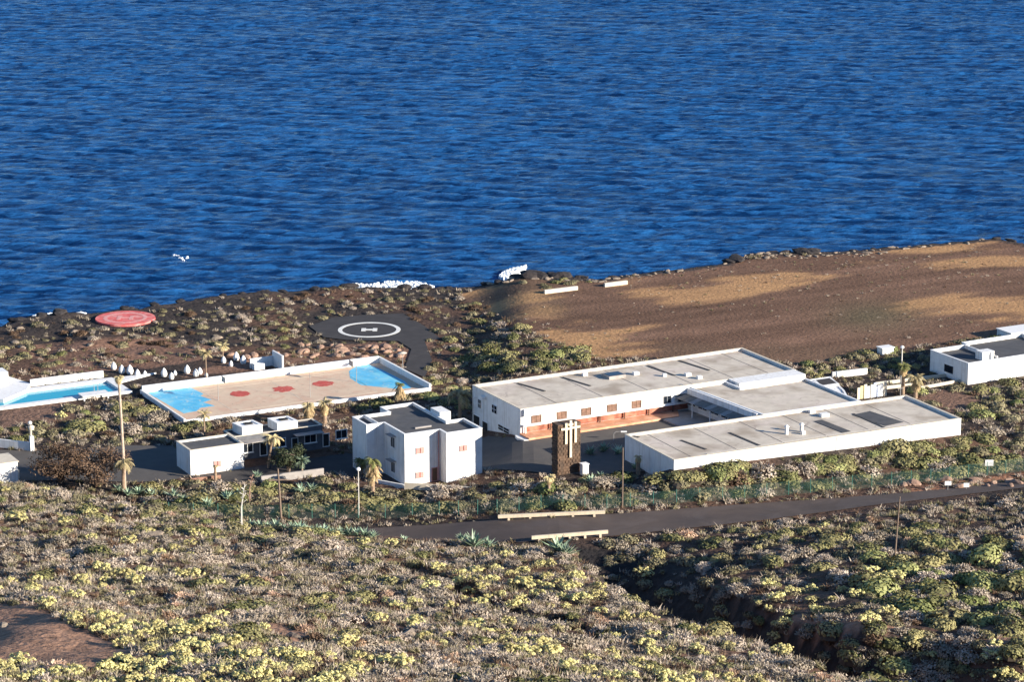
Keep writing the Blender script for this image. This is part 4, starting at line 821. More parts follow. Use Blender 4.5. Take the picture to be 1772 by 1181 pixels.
# ------------------------------------------------------------------ poles and lamps
def pole(px_, pb, pt, m_, label, r=.13, name='utility_pole', cat='pole', arm=None, lean=0.0, head=None):
    (x, y, z), h = pole_h(px_, pb, pt); t = empty(name, (x, y, z), label, cat); mb = MB(); mb.tube([(0, 0, -.5), (lean * .5, 0, h * .5), (lean, 0, h)], [r, r * .85, r * .65], 8); mb.build('shaft', M[m_], t)
    if arm == 'cross':
        mb = MB(); mb.box((lean, 0, h - 1.6), (2.6, .16, .18), .15); mb.build('crossarm', M[m_], t)
        for k in (-1.1, 0, 1.1): mb = MB(); mb.tube([(lean + k, 0, h - 1.5), (lean + k, 0, h - 1.25)], [.06, .05], 6); mb.build('insulator', M['metal'], t)
    if arm == 'lamp':
        mb = MB(); mb.tube([(lean, 0, h - .02), (lean + .3, 0, h + .25), (lean + 1.2, 0, h + .3)], [.05, .05, .04], 6); mb.build('arm', M[m_], t); mb = MB(); mb.box((lean + 1.5, 0, h + .27), (.9, .35, .14)); mb.build('lamp_head', M['white2'], t)
    if arm == 'globe':
        mb = MB(); mb.tube([(lean, 0, h), (lean, 0, h + .1), (lean, 0, h + .35), (lean, 0, h + .5)], [.1, .3, .32, .1], 10); mb.build('lamp_globe', M['white2'], t)
    if arm == 'disc':
        mb = MB(); mb.tube([(lean, 0, h - .25), (lean, 0, h + .05), (lean, 0, h + .25)], [.15, .75, .2], 12); mb.build('lamp_shade', M['cap'], t)
    return t
pole(487, 902, 812, 'poleb', 'wooden utility pole with crossarm in front of the shaded low wing', .17, arm='cross', lean=-.35)
pole(621, 892, 815, 'polew', 'thin pale lamp pole standing left of the two-storey house', .09, 'lamp_post', 'lamp post', 'globe')
pole(1077, 880, 775, 'poleb', 'slim brown pole in the shrubs right of the stone tower', .11)
pole(1548, 968, 860, 'poleb', 'thin brown pole standing among shrubs below the road at right', .12, lean=.4)
pole(819, 742, 692, 'polew', 'street lamp beside the shaded gable of the seaward wing', .09, 'street_lamp', 'street lamp', 'lamp')
pole(1559, 668, 605, 'polew', 'tall white lamp pole behind the short palms on the right', .14, 'lamp_post', 'lamp post', 'globe')
pole(697, 650, 612, 'metal', 'garden lamp with round shade behind the right corner of the sports court', .06, 'garden_lamp', 'lamp post', 'disc')
pole(537, 690, 645, 'metal', 'thin grey pole standing on the middle of the sports court', .05, 'floodlight_pole', 'pole')
pole(1062, 765, 751, 'metal', 'short lamp at the left corner of the roadside wing', .05, 'garden_lamp', 'lamp post', 'lamp')
pole(53, 762, 735, 'polew', 'short pole with pale globe above the left boundary wall', .08, 'lamp_post', 'lamp post', 'globe')
# ------------------------------------------------------------------ plants
def leaf_tri(mb, p, nrm, s, rr, mi=0, el=1.0):
    n = Vector(nrm).normalized(); u = n.orthogonal().normalized(); a = rr.uniform(0, 6.28); u = Matrix.Rotation(a, 3, n) @ u; w = n.cross(u); p = Vector(p)
    mb.add([p - u * s * .5, p + u * s * .5, p + u * s * .25 + w * s * el, p - u * s * .25 + w * s * el], [(0, 1, 2, 3)], mi)
def dome(mb, r, h, n=8, k=3, mi=0, rr=None):
    vs_ = []; 
    for i in range(k + 1):
        t_ = i / k * math.pi / 2
        for j in range(n): a = 2 * math.pi * j / n; q = r * math.cos(t_) * (rr.uniform(.85, 1.1) if rr else 1) + .01; vs_.append((q * math.cos(a), q * math.sin(a), h * math.sin(t_) - .25 * (i == 0)))
    fs = [(i * n + j, i * n + (j + 1) % n, (i + 1) * n + (j + 1) % n, (i + 1) * n + j) for i in range(k) for j in range(n)]; mb.add(vs_, fs, mi)
def green_shrub(seed, hh=.62, cnt=520, m_='green', lob=1.0):
    rr = random.Random(seed); mb = MB(); lobes = [(rr.uniform(-.45, .45) * lob, rr.uniform(-.45, .45) * lob, rr.uniform(.0, .22), rr.uniform(.45, .7)) for _ in range(6)] + [(0, 0, 0, .8)]
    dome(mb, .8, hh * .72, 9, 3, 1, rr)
    for i in range(cnt):
        cx, cy, cz, cr = rr.choice(lobes); a = rr.uniform(0, 6.28); e = math.asin(rr.uniform(0, 1) ** .9); d = Vector((math.cos(a) * math.cos(e), math.sin(a) * math.cos(e), math.sin(e)))
        p = Vector((cx, cy, cz * hh)) + Vector((d.x * cr, d.y * cr, d.z * cr * hh * 1.15)) * rr.uniform(.88, 1.04)
        nn_ = d + Vector((rr.gauss(0, .24), rr.gauss(0, .24), rr.gauss(0, .2))); leaf_tri(mb, p, nn_, rr.uniform(.09, .17), rr, 0)
    return mb.mesh('shrub', [M[m_], M['core']])
def grey_shrub(seed, m_='grey', cnt=260):
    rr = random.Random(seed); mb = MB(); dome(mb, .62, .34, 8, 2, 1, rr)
    for i in range(cnt):
        a = rr.uniform(0, 6.28); e = math.asin(rr.uniform(.05, 1)); d = Vector((math.cos(a) * math.cos(e), math.sin(a) * math.cos(e), math.sin(e) * .62)); q = d * rr.uniform(.72, 1.08); p0 = d * rr.uniform(.35, .6); s = Vector((-d.y, d.x, rr.uniform(-.4, .4))).normalized() * rr.uniform(.018, .04)
        q = q + Vector((rr.gauss(0, .09), rr.gauss(0, .09), rr.gauss(0, .05))); mb.add([p0 - s, p0 + s, q + s * 1.2, q - s * 1.2], [(0, 1, 2, 3)], 0)
    for i in range(290):
        a = rr.uniform(0, 6.28); e = math.asin(rr.uniform(.0, 1)); d = Vector((math.cos(a) * math.cos(e), math.sin(a) * math.cos(e), math.sin(e))); p = Vector((d.x, d.y, d.z * .6)) * rr.uniform(.8, 1); leaf_tri(mb, p, d + Vector((rr.gauss(0, .3), rr.gauss(0, .3), .1)), rr.uniform(.07, .14), rr, 0)
    return mb.mesh('shrub', [M[m_], M['core']])
def yellow_shrub(seed):
    rr = random.Random(seed); mb = MB(); dome(mb, .6, .3, 8, 2, 1, rr)
    for i in range(22):
        a = rr.uniform(0, 6.28); r = rr.uniform(0, .8) ** .7 * .85; h = .62 * math.sqrt(max(0, 1 - r * r)) * rr.uniform(.75, 1.15) + .05; c = Vector((r * math.cos(a), r * math.sin(a), h)); mb.add([(c.x * .4 - .02, c.y * .4, 0), (c.x * .4 + .02, c.y * .4, 0), tuple(c)], [(0, 1, 2)], 2); R = rr.uniform(.13, .22)
        for k in range(20):
            d = Vector((rr.gauss(0, 1), rr.gauss(0, 1), abs(rr.gauss(.4, .8)))).normalized(); leaf_tri(mb, c + d * R * rr.uniform(.6, 1), d + Vector((0, 0, .3)), rr.uniform(.07, .13), rr, 0)
    for i in range(70):
        a = rr.uniform(0, 6.28); r = rr.uniform(.3, .95); d = Vector((math.cos(a), math.sin(a), .8)); leaf_tri(mb, (r * math.cos(a), r * math.sin(a), .38 * math.sqrt(max(0, 1 - r * r)) + .05), d, rr.uniform(.07, .12), rr, 3)
    return mb.mesh('shrub', [M['yell'], M['core'], M['stem'], M['olive']])
PRO = {'green': [green_shrub(i) for i in range(5)], 'lime': [green_shrub(20 + i, .66, 600, 'lime', .7) for i in range(3)], 'olive': [green_shrub(40 + i, .55, 440, 'olive', 1.1) for i in range(5)],
       'grey': [grey_shrub(60 + i) for i in range(6)], 'yell': [yellow_shrub(80 + i) for i in range(6)], 'brown': [grey_shrub(100 + i, 'brownleaf', 300) for i in range(3)], 'rust': [grey_shrub(120 + i, 'rustleaf', 260) for i in range(3)]}
INFO = {'green': ('green_shrub', 'shrub'), 'lime': ('bright_green_shrub', 'shrub'), 'olive': ('olive_shrub', 'shrub'), 'grey': ('grey_shrub', 'shrub'), 'yell': ('yellow_shrub', 'shrub'), 'brown': ('brown_shrub', 'shrub'), 'rust': ('rusty_shrub', 'shrub')}
WORDS = {'green': 'rounded dull green shrub', 'lime': 'rounded bright green dome shrub', 'olive': 'low olive and brown shrub', 'grey': 'dry leafless grey shrub', 'yell': 'yellow-tipped spurge shrub', 'brown': 'dead brown shrub', 'rust': 'rusty orange tinted dry shrub'}
def free(x, y, m_=0.0):
    for fr, a0, a1, b0, b1 in FOOT:
        a, b_ = fr.inv(x, y)
        if a0 - m_ < a < a1 + m_ and b0 - m_ < b_ < b1 + m_: return False
    return True
SIL = [(-400, 822), (0, 834), (430, 905), (700, 932), (860, 944), (1000, 960), (1100, 1045), (1200, 1080), (1300, 1112), (1400, 1145), (1500, 1183), (2300, 1250)]
sil = lambda x: np.interp(x, [s[0] for s in SIL], [s[1] for s in SIL])
PAVED = [ROAD, COURTASP, [(-80, 776), (60, 782), (225, 772), (300, 772), (335, 822), (300, 832), (230, 836), (140, 832), (60, 833), (-80, 828)], [(345, 830), (420, 812), (600, 785), (690, 800), (690, 832), (640, 826), (560, 818), (450, 830)],
         [(535, 566), (575, 551), (640, 546), (698, 544), (735, 566), (763, 588), (735, 592), (748, 625), (735, 655), (700, 640), (712, 606), (690, 592), (600, 590), (560, 585)], [(165, 541), (272, 541), (272, 568), (165, 568)], [(175, 640), (260, 632), (440, 612), (470, 640), (340, 662), (232, 668)]]
BARE = [[(-200, 1032), (60, 1050), (180, 1110), (240, 1135), (160, 1158), (-200, 1140)], [(440, 1085), (480, 1078), (550, 1108), (510, 1120)], [(1330, 1070), (1400, 1074), (1500, 1080), (1490, 1087), (1380, 1087)], [(-50, 705), (100, 698), (130, 715), (60, 735), (-50, 745)], [(1590, 690), (1640, 674), (1690, 692), (1680, 712), (1640, 708)]]
placed = {k: [] for k in PRO}
def zone(poly, spacing, mix, size, region, keep=lambda x, y: True, seed=0, jit=.5, vary=.35):
    rr = random.Random(seed); x0 = min(p[0] for p in poly); x1 = max(p[0] for p in poly); y0 = min(p[1] for p in poly); y1 = max(p[1] for p in poly); sx, sy = spacing; P_ = []; y = y0; row = 0
    while y < y1:
        x = x0 + (sx / 2 if row % 2 else 0)
        while x < x1: P_.append((x + rr.uniform(-jit, jit) * sx, y + rr.uniform(-jit, jit) * sy)); x += sx
        y += sy; row += 1
    A_ = np.array(P_); ok = inpoly(A_[:, 0], A_[:, 1], poly)
    for q in PAVED + BARE: ok &= ~inpoly(A_[:, 0], A_[:, 1], q)
    A_ = A_[ok]; X, Y, Z = cast(A_[:, 0], A_[:, 1]); cl = fbm(X * .055 + 5, Y * .055, 3); c2 = fbm(X * .09 + 60, Y * .09, 2)
    for (px_, py_), x, y, z, f, g_ in zip(A_, X, Y, Z, cl, c2):
        if np.isnan(y) or not free(x, y, .5) or not keep(px_, py_): continue
        ww = {k: v for k, v in mix.items()}
        if 'yell' in ww: ww['yell'] *= max(0, (f - .40) * 9) ** 2 * (.45 if py_ < 960 else .85 if py_ < 1030 else 1.2)
        if 'green' in ww: ww['green'] *= .3 + 2.2 * max(0, g_ - .25)
        k = rr.choices(list(ww), list(ww.values()))[0]; s = rr.uniform(*size[k]) if k in size else rr.uniform(*size['*']); s *= rr.uniform(1 - vary * .5, 1 + vary * .5)
        placed[k].append((x, y, z, s, rr.uniform(0, 6.28), rr.randrange(99), region, rr.uniform(.8, 1.25)))
# spur in the foreground
zone([(-220, 834), (0, 836), (430, 909), (700, 936), (860, 948), (1000, 964), (1100, 1050), (1200, 1084), (1300, 1116), (1400, 1149), (1500, 1187), (1560, 1290), (-220, 1290)], (28, 14), {'grey': 4.4, 'yell': 6.0, 'green': 1.1, 'olive': 1.0, 'brown': .3, 'rust': .5},
     {'*': (.75, 1.25), 'yell': (.65, 1.3), 'green': (.8, 1.6), 'grey': (.8, 1.5)}, 'on the foreground slope', seed=1)
zone([(-220, 836), (0, 838), (430, 908), (700, 934), (620, 975), (430, 950), (0, 890), (-220, 880)], (34, 17), {'green': 3, 'olive': 2, 'lime': .4}, {'*': (.9, 1.6)}, 'along the crest of the foreground slope', seed=2)
# beyond the gully, below the road
zone([(1005, 942), (1250, 920), (1500, 893), (1640, 876), (1990, 838), (1990, 1290), (1560, 1290), (1500, 1180), (1400, 1140), (1300, 1105), (1200, 1072), (1100, 1035), (1005, 955)], (33, 14), {'olive': 3, 'grey': 3.6, 'green': 2.4, 'yell': 1.0, 'brown': .3, 'rust': .3}, {'*': (.7, 1.7), 'green': (.9, 1.9)}, 'between the gully and the road', seed=3, keep=lambda x, y: not inpoly([x], [y], GULLY)[0] or (int(x * 7 + y * 13) % 10) < 6)
zone([(1480, 960), (1640, 940), (1990, 900), (1990, 1080), (1760, 1090), (1580, 1075), (1480, 1010)], (56, 25), {'green': 2.4, 'lime': 1.4}, {'*': (1.5, 2.6)}, 'on the right below the road', seed=4)
# belt between fence and buildings
zone([(225, 838), (345, 838), (440, 842), (560, 832), (640, 842), (720, 856), (835, 838), (950, 828), (1010, 828), (1060, 826), (1170, 818), (1390, 795), (1662, 758), (1990, 720), (1990, 800), (1772, 812), (1610, 832), (1440, 846), (1250, 864), (1050, 877), (860, 885), (620, 893), (420, 895), (250, 888)], (31, 12.5), {'green': 3.4, 'olive': 2.8, 'grey': .8, 'lime': .4, 'brown': .15}, {'*': (1.1, 2.2)}, 'between the road fence and the buildings', seed=5)
zone([(1165, 822), (1390, 800), (1600, 772), (1600, 790), (1400, 830), (1165, 850)], (60, 20), {'green': 2, 'lime': .4}, {'*': (1.5, 2.3)}, 'in front of the roadside wing', seed=6)
zone([(1500, 858), (1772, 824), (1900, 808), (1900, 822), (1772, 838), (1500, 868)], (38, 9), {'olive': 2, 'brown': 1}, {'*': (.4, .9)}, 'on the road verge under the fence', seed=16)
# around pool and court, left
zone([(-220, 735), (-20, 706), (140, 697), (232, 690), (310, 727), (420, 712), (640, 690), (690, 688), (745, 674), (800, 668), (812, 690), (830, 725), (790, 722), (725, 692), (612, 714), (500, 716), (400, 728), (400, 750), (297, 762), (215, 770), (60, 776), (-220, 768)], (32, 13), {'green': 3, 'olive': 2.4, 'grey': 1.4, 'lime': .5, 'yell': .15, 'brown': .15}, {'*': (.9, 2.0)}, 'between the court and the low wing', seed=7)
# behind the seaward wing
zone([(735, 600), (765, 590), (820, 560), (860, 548), (905, 568), (985, 603), (1040, 620), (1000, 632), (900, 652), (812, 664), (745, 665), (740, 640)], (28, 10.5), {'olive': 3, 'green': 2, 'grey': 1.2}, {'*': (1.0, 1.7)}, 'behind the seaward wing', seed=8)
zone([(770, 622), (850, 600), (985, 603), (1040, 619), (960, 636), (820, 655)], (44, 15), {'green': 3, 'lime': .5}, {'*': (1.6, 2.4)}, 'behind the left end of the seaward wing', seed=9)
# scrub on the lava by the sea
zone([(-220, 585), (0, 572), (170, 548), (350, 524), (600, 503), (790, 503), (870, 545), (735, 600), (690, 596), (540, 600), (420, 612), (200, 632), (80, 642), (-220, 650)], (31, 11), {'olive': 4, 'grey': 1.2, 'green': .8, 'brown': 1.6}, {'*': (.55, 1.35)}, 'on the dark lava by the sea', seed=10)
zone([(-220, 600), (60, 590), (110, 650), (60, 655), (-220, 640)], (45, 16), {'green': 2, 'olive': 1}, {'*': (1.2, 1.8)}, 'beyond the swimming pool', seed=11)
zone([(480, 603), (640, 600), (720, 640), (640, 616), (560, 622)], (20, 7), {'brown': 2, 'grey': 1}, {'*': (.4, .8)}, 'behind the court wall', seed=12)
# right, between field and buildings
zone([(1378, 634), (1500, 614), (1740, 582), (1990, 560), (1990, 600), (1740, 590), (1605, 609), (1600, 640), (1500, 648), (1385, 658)], (30, 11), {'green': 3, 'olive': 2, 'lime': .3}, {'*': (1.0, 1.8)}, 'along the near edge of the brown field', seed=13)
zone([(1575, 672), (1680, 655), (1990, 640), (1990, 725), (1668, 742), (1665, 724), (1580, 692)], (34, 13), {'green': 3, 'olive': 1.5, 'lime': .6}, {'*': (1.2, 2.0)}, 'right of the roadside wing', seed=14)
zone([(900, 490), (960, 484), (1040, 488), (940, 505), (905, 500)], (22, 8), {'olive': 2, 'green': 1}, {'*': (.8, 1.3)}, 'on the rocks beside the low white walls', seed=15)
# a few large dome shrubs one can point to
BIG = [(1585, 1062, 3.0, 'lime', 'large bright green dome shrub nearest the bare earth bank, below the road at right'), (1520, 1025, 2.9, 'lime', 'long bright green dome shrub left of the pair of domes, right side'), (1625, 1030, 2.7, 'green', 'broad green dome shrub in the middle of the right-hand group'), (1612, 1000, 2.0, 'lime', 'smaller bright green round shrub topmost of the dome group at right'), (1550, 1160, 2.2, 'lime', 'vivid green shrub at the bottom edge, right of centre'), (1690, 1030, 1.9, 'green', 'flat green dome shrub near the right edge below the road'),
       (905, 1020, 1.9, 'yell', 'largest yellow shrub on the slope below the road rail'), (560, 1058, 1.6, 'green', 'low green cushion shrub in the middle of the yellow slope'), (410, 1058, 1.5, 'green', 'dark green cushion shrub left of centre on the foreground slope'), (30, 905, 1.9, 'yell', 'big yellow-green shrub at the left edge near the slope crest'), (745, 690, 1.9, 'lime', 'bright green shrub touching the right corner of the sports court'), (1435, 800, 1.7, 'lime', 'dark bright-green bush close to the front of the roadside wing')]
for px_, py_, s, k, lab in BIG:
    x, y, z = G(px_, py_); o = link(INFO[k][0], PRO[k][0], None, (x, y, z - .1), random.uniform(0, 6), (s * 1.15, s, s * .85)); tag(o, lab, 'shrub')

def place_words(reg, x, y):
    if reg == 'on the foreground slope':
        if x < 320: return 'above the bare earth patch, lower left slope' if y < 1060 else 'around the bare earth patch at lower left' 
        if x < 700: return 'below the agave line, left part of the slope' if y < 1040 else 'low on the yellow slope, left of centre'
        if x < 1100: return 'just below the road rails on the slope' if y < 1050 else 'low on the yellow slope, bottom centre'
        return 'on the slope edge beside the dark gully'
    if reg == 'between the gully and the road':
        if y > 1110: return 'at the bottom right beyond the dark gully'
        return 'between dark gully and road, centre right' if x < 1350 else 'around the thin brown pole below the road' if x < 1640 else 'below the road at the right edge'
    if reg == 'between the road fence and the buildings':
        return 'before the low wing' if x < 600 else 'before the two-storey house' if x < 860 else 'around the stone tower foot' if x < 1080 else 'before the left half of the roadside wing' if x < 1400 else 'before the right half of the roadside wing' if x < 1660 else 'behind the fence sign at right'
    if reg == 'between the court and the low wing':
        return 'below the swimming pool, left' if x < 215 else 'between tall palm and court corner' if x < 420 else 'between court and two-storey house'
    if reg == 'on the dark lava by the sea':
        return 'on dark lava left of the red pad' if x < 170 else 'on dark lava between both landing pads' if x < 540 else 'on lava around the white-circled pad'
    return reg
def scatter(name, pts, meshes, label, cat, sink=.08):
    """one object: real shrubs instanced on points"""
    me = bpy.data.meshes.new(name); n = len(pts); me.vertices.add(n); me.vertices.foreach_set('co', np.array([(p[0], p[1], p[2] - sink) for p in pts]).ravel())
    for nm, ty, vals in (('rot', 'FLOAT', [p[4] for p in pts]), ('scl', 'FLOAT', [p[3] for p in pts]), ('pick', 'INT', [p[5] % len(meshes) for p in pts])):
        at_ = me.attributes.new(nm, ty, 'POINT'); at_.data.foreach_set('value', vals)
    o = bpy.data.objects.new(name, me); C.objects.link(o)
    col = bpy.data.collections.new(name + '_kinds')
    for i, m_ in enumerate(meshes): col.objects.link(bpy.data.objects.new('%s_kind_%02d' % (name, i), m_))
    ng = bpy.data.node_groups.new(name, 'GeometryNodeTree'); ng.interface.new_socket('Geometry', in_out='INPUT', socket_type='NodeSocketGeometry'); ng.interface.new_socket('Geometry', in_out='OUTPUT', socket_type='NodeSocketGeometry')
    N = ng.nodes; L = ng.links; gi = N.new('NodeGroupInput'); go = N.new('NodeGroupOutput'); m2p = N.new('GeometryNodeMeshToPoints'); ip = N.new('GeometryNodeInstanceOnPoints'); ci = N.new('GeometryNodeCollectionInfo')
    ci.inputs['Collection'].default_value = col; ci.inputs['Separate Children'].default_value = True; ci.inputs['Reset Children'].default_value = True
    def attr(nm, ty): a = N.new('GeometryNodeInputNamedAttribute'); a.data_type = ty; a.inputs['Name'].default_value = nm; return a.outputs['Attribute']
    cx = N.new('ShaderNodeCombineXYZ'); L.new(attr('rot', 'FLOAT'), cx.inputs[2]); L.new(gi.outputs[0], m2p.inputs[0]); L.new(m2p.outputs[0], ip.inputs['Points']); L.new(ci.outputs[0], ip.inputs['Instance']); ip.inputs['Pick Instance'].default_value = True
    L.new(attr('pick', 'INT'), ip.inputs['Instance Index']); L.new(cx.outputs[0], ip.inputs['Rotation']); L.new(attr('scl', 'FLOAT'), ip.inputs['Scale']); L.new(ip.outputs[0], go.inputs[0])
    md = o.modifiers.new('scatter', 'NODES'); md.node_group = ng
    tag(o, label, cat, kind='stuff'); return o
for k, lst in placed.items():
    lst.sort(key=lambda p: -p[3] / p[1]); nm, cat = INFO[k]
    for p in lst[:290]:
        o = link(nm, PRO[k][p[5] % len(PRO[k])], None, (p[0], p[1], p[2] - .08), p[4], (p[3] * p[7] * (1.2 if k in ('green', 'lime') else 1), p[3], p[3])); qx, qy = topx(p[0], p[1], p[2]); where = place_words(p[6], qx, qy)
        size = ('small', 'medium-sized', 'large')[0 if p[3] < lst[200 if len(lst) > 200 else len(lst) // 2][3] else 1 if p[3] < lst[60 if len(lst) > 120 else len(lst) // 4][3] else 2]
        tag(o, '%s %s %s' % (size, WORDS[k], where), cat, '%s %ss %s' % (size, WORDS[k], where))
    if len(lst) > 290: scatter(nm + '_cover', lst[290:], PRO[k], 'smaller scattered %ss covering slope, belts and lava' % WORDS[k], 'shrubs')
    print(k, len(lst))
# small tufts between the shrubs
def tuft(seed, m_):
    rr = random.Random(seed); mb = MB()
    for i in range(26):
        a = rr.uniform(0, 6.28); r = rr.uniform(0, .5); p = Vector((r * math.cos(a), r * math.sin(a), 0)); q = p + Vector((rr.gauss(0, .25), rr.gauss(0, .25), rr.uniform(.25, .6))); s = Vector((rr.uniform(-.07, .07), rr.uniform(-.07, .07), 0)); mb.add([p - s, p + s, q], [(0, 1, 2)])
    for i in range(8): leaf_tri(mb, (rr.uniform(-.4, .4), rr.uniform(-.4, .4), rr.uniform(.1, .3)), (rr.gauss(0, .5), rr.gauss(0, .5), 1), .16, rr)
    return mb.mesh('tuft', M[m_])
TU = [tuft(i, m_) for i, m_ in enumerate(('grey', 'grey', 'olive', 'brownleaf', 'grey', 'olive'))]
rs = np.random.RandomState(8); n = 42000; hy_ = rs.uniform(185, 545, n); hx_ = (rs.uniform(-300, 2080, n) - CX) / 4790 * hy_; zz = terr(hx_, hy_); ppx, ppy = topx(hx_, hy_, zz)
ok = np.ones(n, bool)
for q in PAVED + BARE + [FIELD]: ok &= ~inpoly(ppx, ppy, q)
ok &= (rs.rand(n) < np.where((ppx > 1000) & (ppy > 930) & (ppy > sil(ppx) - 400) & (hy_ > 285), .35, 1)) & (hy_ < coast_h(col_u(hx_, hy_)) - 2)
for fr, a0, a1, b0, b1 in FOOT:
    dx = hx_ - fr.o[0]; dy = hy_ - fr.o[1]; aa = dx * fr.c + dy * fr.s; bb = -dx * fr.s + dy * fr.c; ok &= ~((aa > a0) & (aa < a1) & (bb > b0) & (bb < b1))
ok &= (rs.rand(n) < np.where((ppx < 860) & (ppy < 645), .30, 1)); ii = np.where(ok)[0]; scatter('ground_cover', [(hx_[i], hy_[i], zz[i], rs.uniform(.5, 1.35), rs.uniform(0, 6.28), rs.randint(99)) for i in ii], TU, 'dry tufts and low twigs covering the ground between shrubs', 'ground cover', .02)

fpx = rs.uniform(820, 1960, 9000); fpy = rs.uniform(425, 625, 9000); fo = inpoly(fpx, fpy, FIELD); fpx = fpx[fo]; fpy = fpy[fo]; fX, fY, fZ = cast(fpx, fpy, 420, 640, .5); fn = fbm(fX * .03, fY * .05 + 4, 3); fo = ~np.isnan(fY) & (rs.rand(len(fpx)) < np.clip((fn - .42) * 4, .03, 1) * .16)
scatter('field_tufts', [(fX[i], fY[i], fZ[i], rs.uniform(.25, .8), rs.uniform(0, 6.28), rs.randint(99)) for i in np.where(fo)[0]], TU, 'low dry tufts scattered over the brown field', 'ground cover', .02)
# ------------------------------------------------------------------ rocks
def rock_mesh(seed, m_):
    rr = random.Random(seed); bm = bmesh.new(); bmesh.ops.create_icosphere(bm, subdivisions=2, radius=1); o_ = Vector((rr.uniform(0, 50), rr.uniform(0, 50), 0))
    for v in bm.verts:
        f = 1 + .35 * (float(vnoise(v.co.x * 1.3 + o_.x + v.co.z, v.co.y * 1.3 + o_.y)) - .5) * 2; v.co = Vector((v.co.x * f * 1.1, v.co.y * f, v.co.z * f * .65))
    me = bpy.data.meshes.new('rock'); bm.to_mesh(me); bm.free(); me.materials.append(M[m_]); return me
RL = [rock_mesh(i, 'lava') for i in range(4)]; RP = [rock_mesh(10 + i, 'palerock') for i in range(4)]; RR = [rock_mesh(20 + i, 'redrock') for i in range(3)]
rr = random.Random(4)
cnt = 0
for i in range(230):                                      # black rocks at the foot and edge of the shore
    px_ = rr.uniform(-40, 1800); 
    if 1100 < px_ < 1255 and rr.random() < .8: continue
    h = float(coast_h(np.array([px_]))[0]) + rr.uniform(-.8, 5.5); x = (px_ - CX) / 4790 * h; s = rr.uniform(.35, 1.1) * (1.6 if 1265 < px_ < 1400 or 860 < px_ < 990 else 1); z = max(tz(x, h), SEAZ - .3); o = link('lava_rock', rr.choice(RL), None, (x, h, z + .15 * s), rr.uniform(0, 6), (s * rr.uniform(1.0, 2.2), s * 1.2, s * .75)); cnt += 1
    tag(o, 'black lava rock on the shoreline edge', 'rock', 'black lava rocks along the shore')
for i in range(110):                                       # pale boulders heaped along the field's sea edge
    px_ = rr.choice([rr.uniform(1080, 1700), rr.uniform(1290, 1520), rr.uniform(840, 1080)]); h = float(coast_h(np.array([px_]))[0]) - rr.uniform(.6, 3.2 if px_ < 1290 or px_ > 1520 else 6); x = (px_ - CX) / 4790 * h; s = rr.uniform(.15, .48) ; o = link('pale_boulder', rr.choice(RP), None, (x, h, tz(x, h) + .05), rr.uniform(0, 6), (s * rr.uniform(1, 2.4), s, s * .8))
    tag(o, 'pale boulder in the rough stone bank along the sea edge of the field', 'boulder', 'pale boulders along the sea edge')
for i in range(60):
    px_, py_ = rr.choice([(rr.uniform(520, 640), rr.uniform(598, 618)), (rr.uniform(640, 700), rr.uniform(600, 625)), (rr.uniform(1560, 1772), rr.uniform(832, 845)), (rr.uniform(380, 640), rr.uniform(605, 622))]); x, y, z = G(px_, py_ )
    if not free(x, y, .3): continue
    s = rr.uniform(.35, .9); o = link('reddish_boulder', rr.choice(RR), None, (x, y, z + .1), rr.uniform(0, 6), (s * 1.3, s, s)); tag(o, 'reddish boulder %s' % ('beside the road under the green fence' if px_ > 1500 else 'in the rough ground behind the court wall'), 'boulder', 'reddish boulders')
for i in range(24):
    px_, py_ = rr.uniform(0, 900), 0; py_ = rr.uniform(float(np.interp(px_, _cx, _cy)) + 6, 612 - px_ * .03); x, y, z = G(px_, py_); s = rr.uniform(.25, .6); 
    if px_ > 520 and py_ > 540: continue
    o = link('pale_boulder', rr.choice(RP), None, (x, y, z + .1), rr.uniform(0, 6), (s * 1.4, s, s)); tag(o, 'pale boulder lying on the dark lava ground by the sea', 'boulder', 'pale boulders on the lava')

for i in range(70):
    px_, py_ = rr.uniform(-20, 1300), rr.uniform(900, 1175)
    if py_ < float(sil(px_)) + 12 or (rr.random() < .5 and px_ > 300): continue
    x, y, z = G(px_, py_); s = rr.uniform(.3, .8); w_ = 'left' if px_ < 450 else 'middle' if px_ < 900 else 'right'; o = link('slope_rock', rr.choice(RP), None, (x, y, z + .05), rr.uniform(0, 6), (s * 1.5, s, s * .9)); tag(o, 'pale rock among the shrubs, %s part of the foreground slope' % w_, 'rock', 'rocks on the %s part of the slope' % w_)
fs_ = [RP[i % 4] for i in range(4)]
sp_ = [(float(a), float(b_)) for a, b_ in zip(rs.uniform(820, 1960, 2600), rs.uniform(425, 625, 2600))]; sp_ = [q for q in sp_ if inpoly([q[0]], [q[1]], FIELD)[0]]; qx_, qy_, qz_ = cast([q[0] for q in sp_], [q[1] for q in sp_], 420, 640, .5)
scatter('field_stones', [(qx_[i], qy_[i], qz_[i], rs.uniform(.06, .22), rs.uniform(0, 6.28), rs.randint(99)) for i in range(0, len(sp_), 9) if not np.isnan(qy_[i])], fs_, 'small pale stones strewn over the brown field', 'stones', 0)
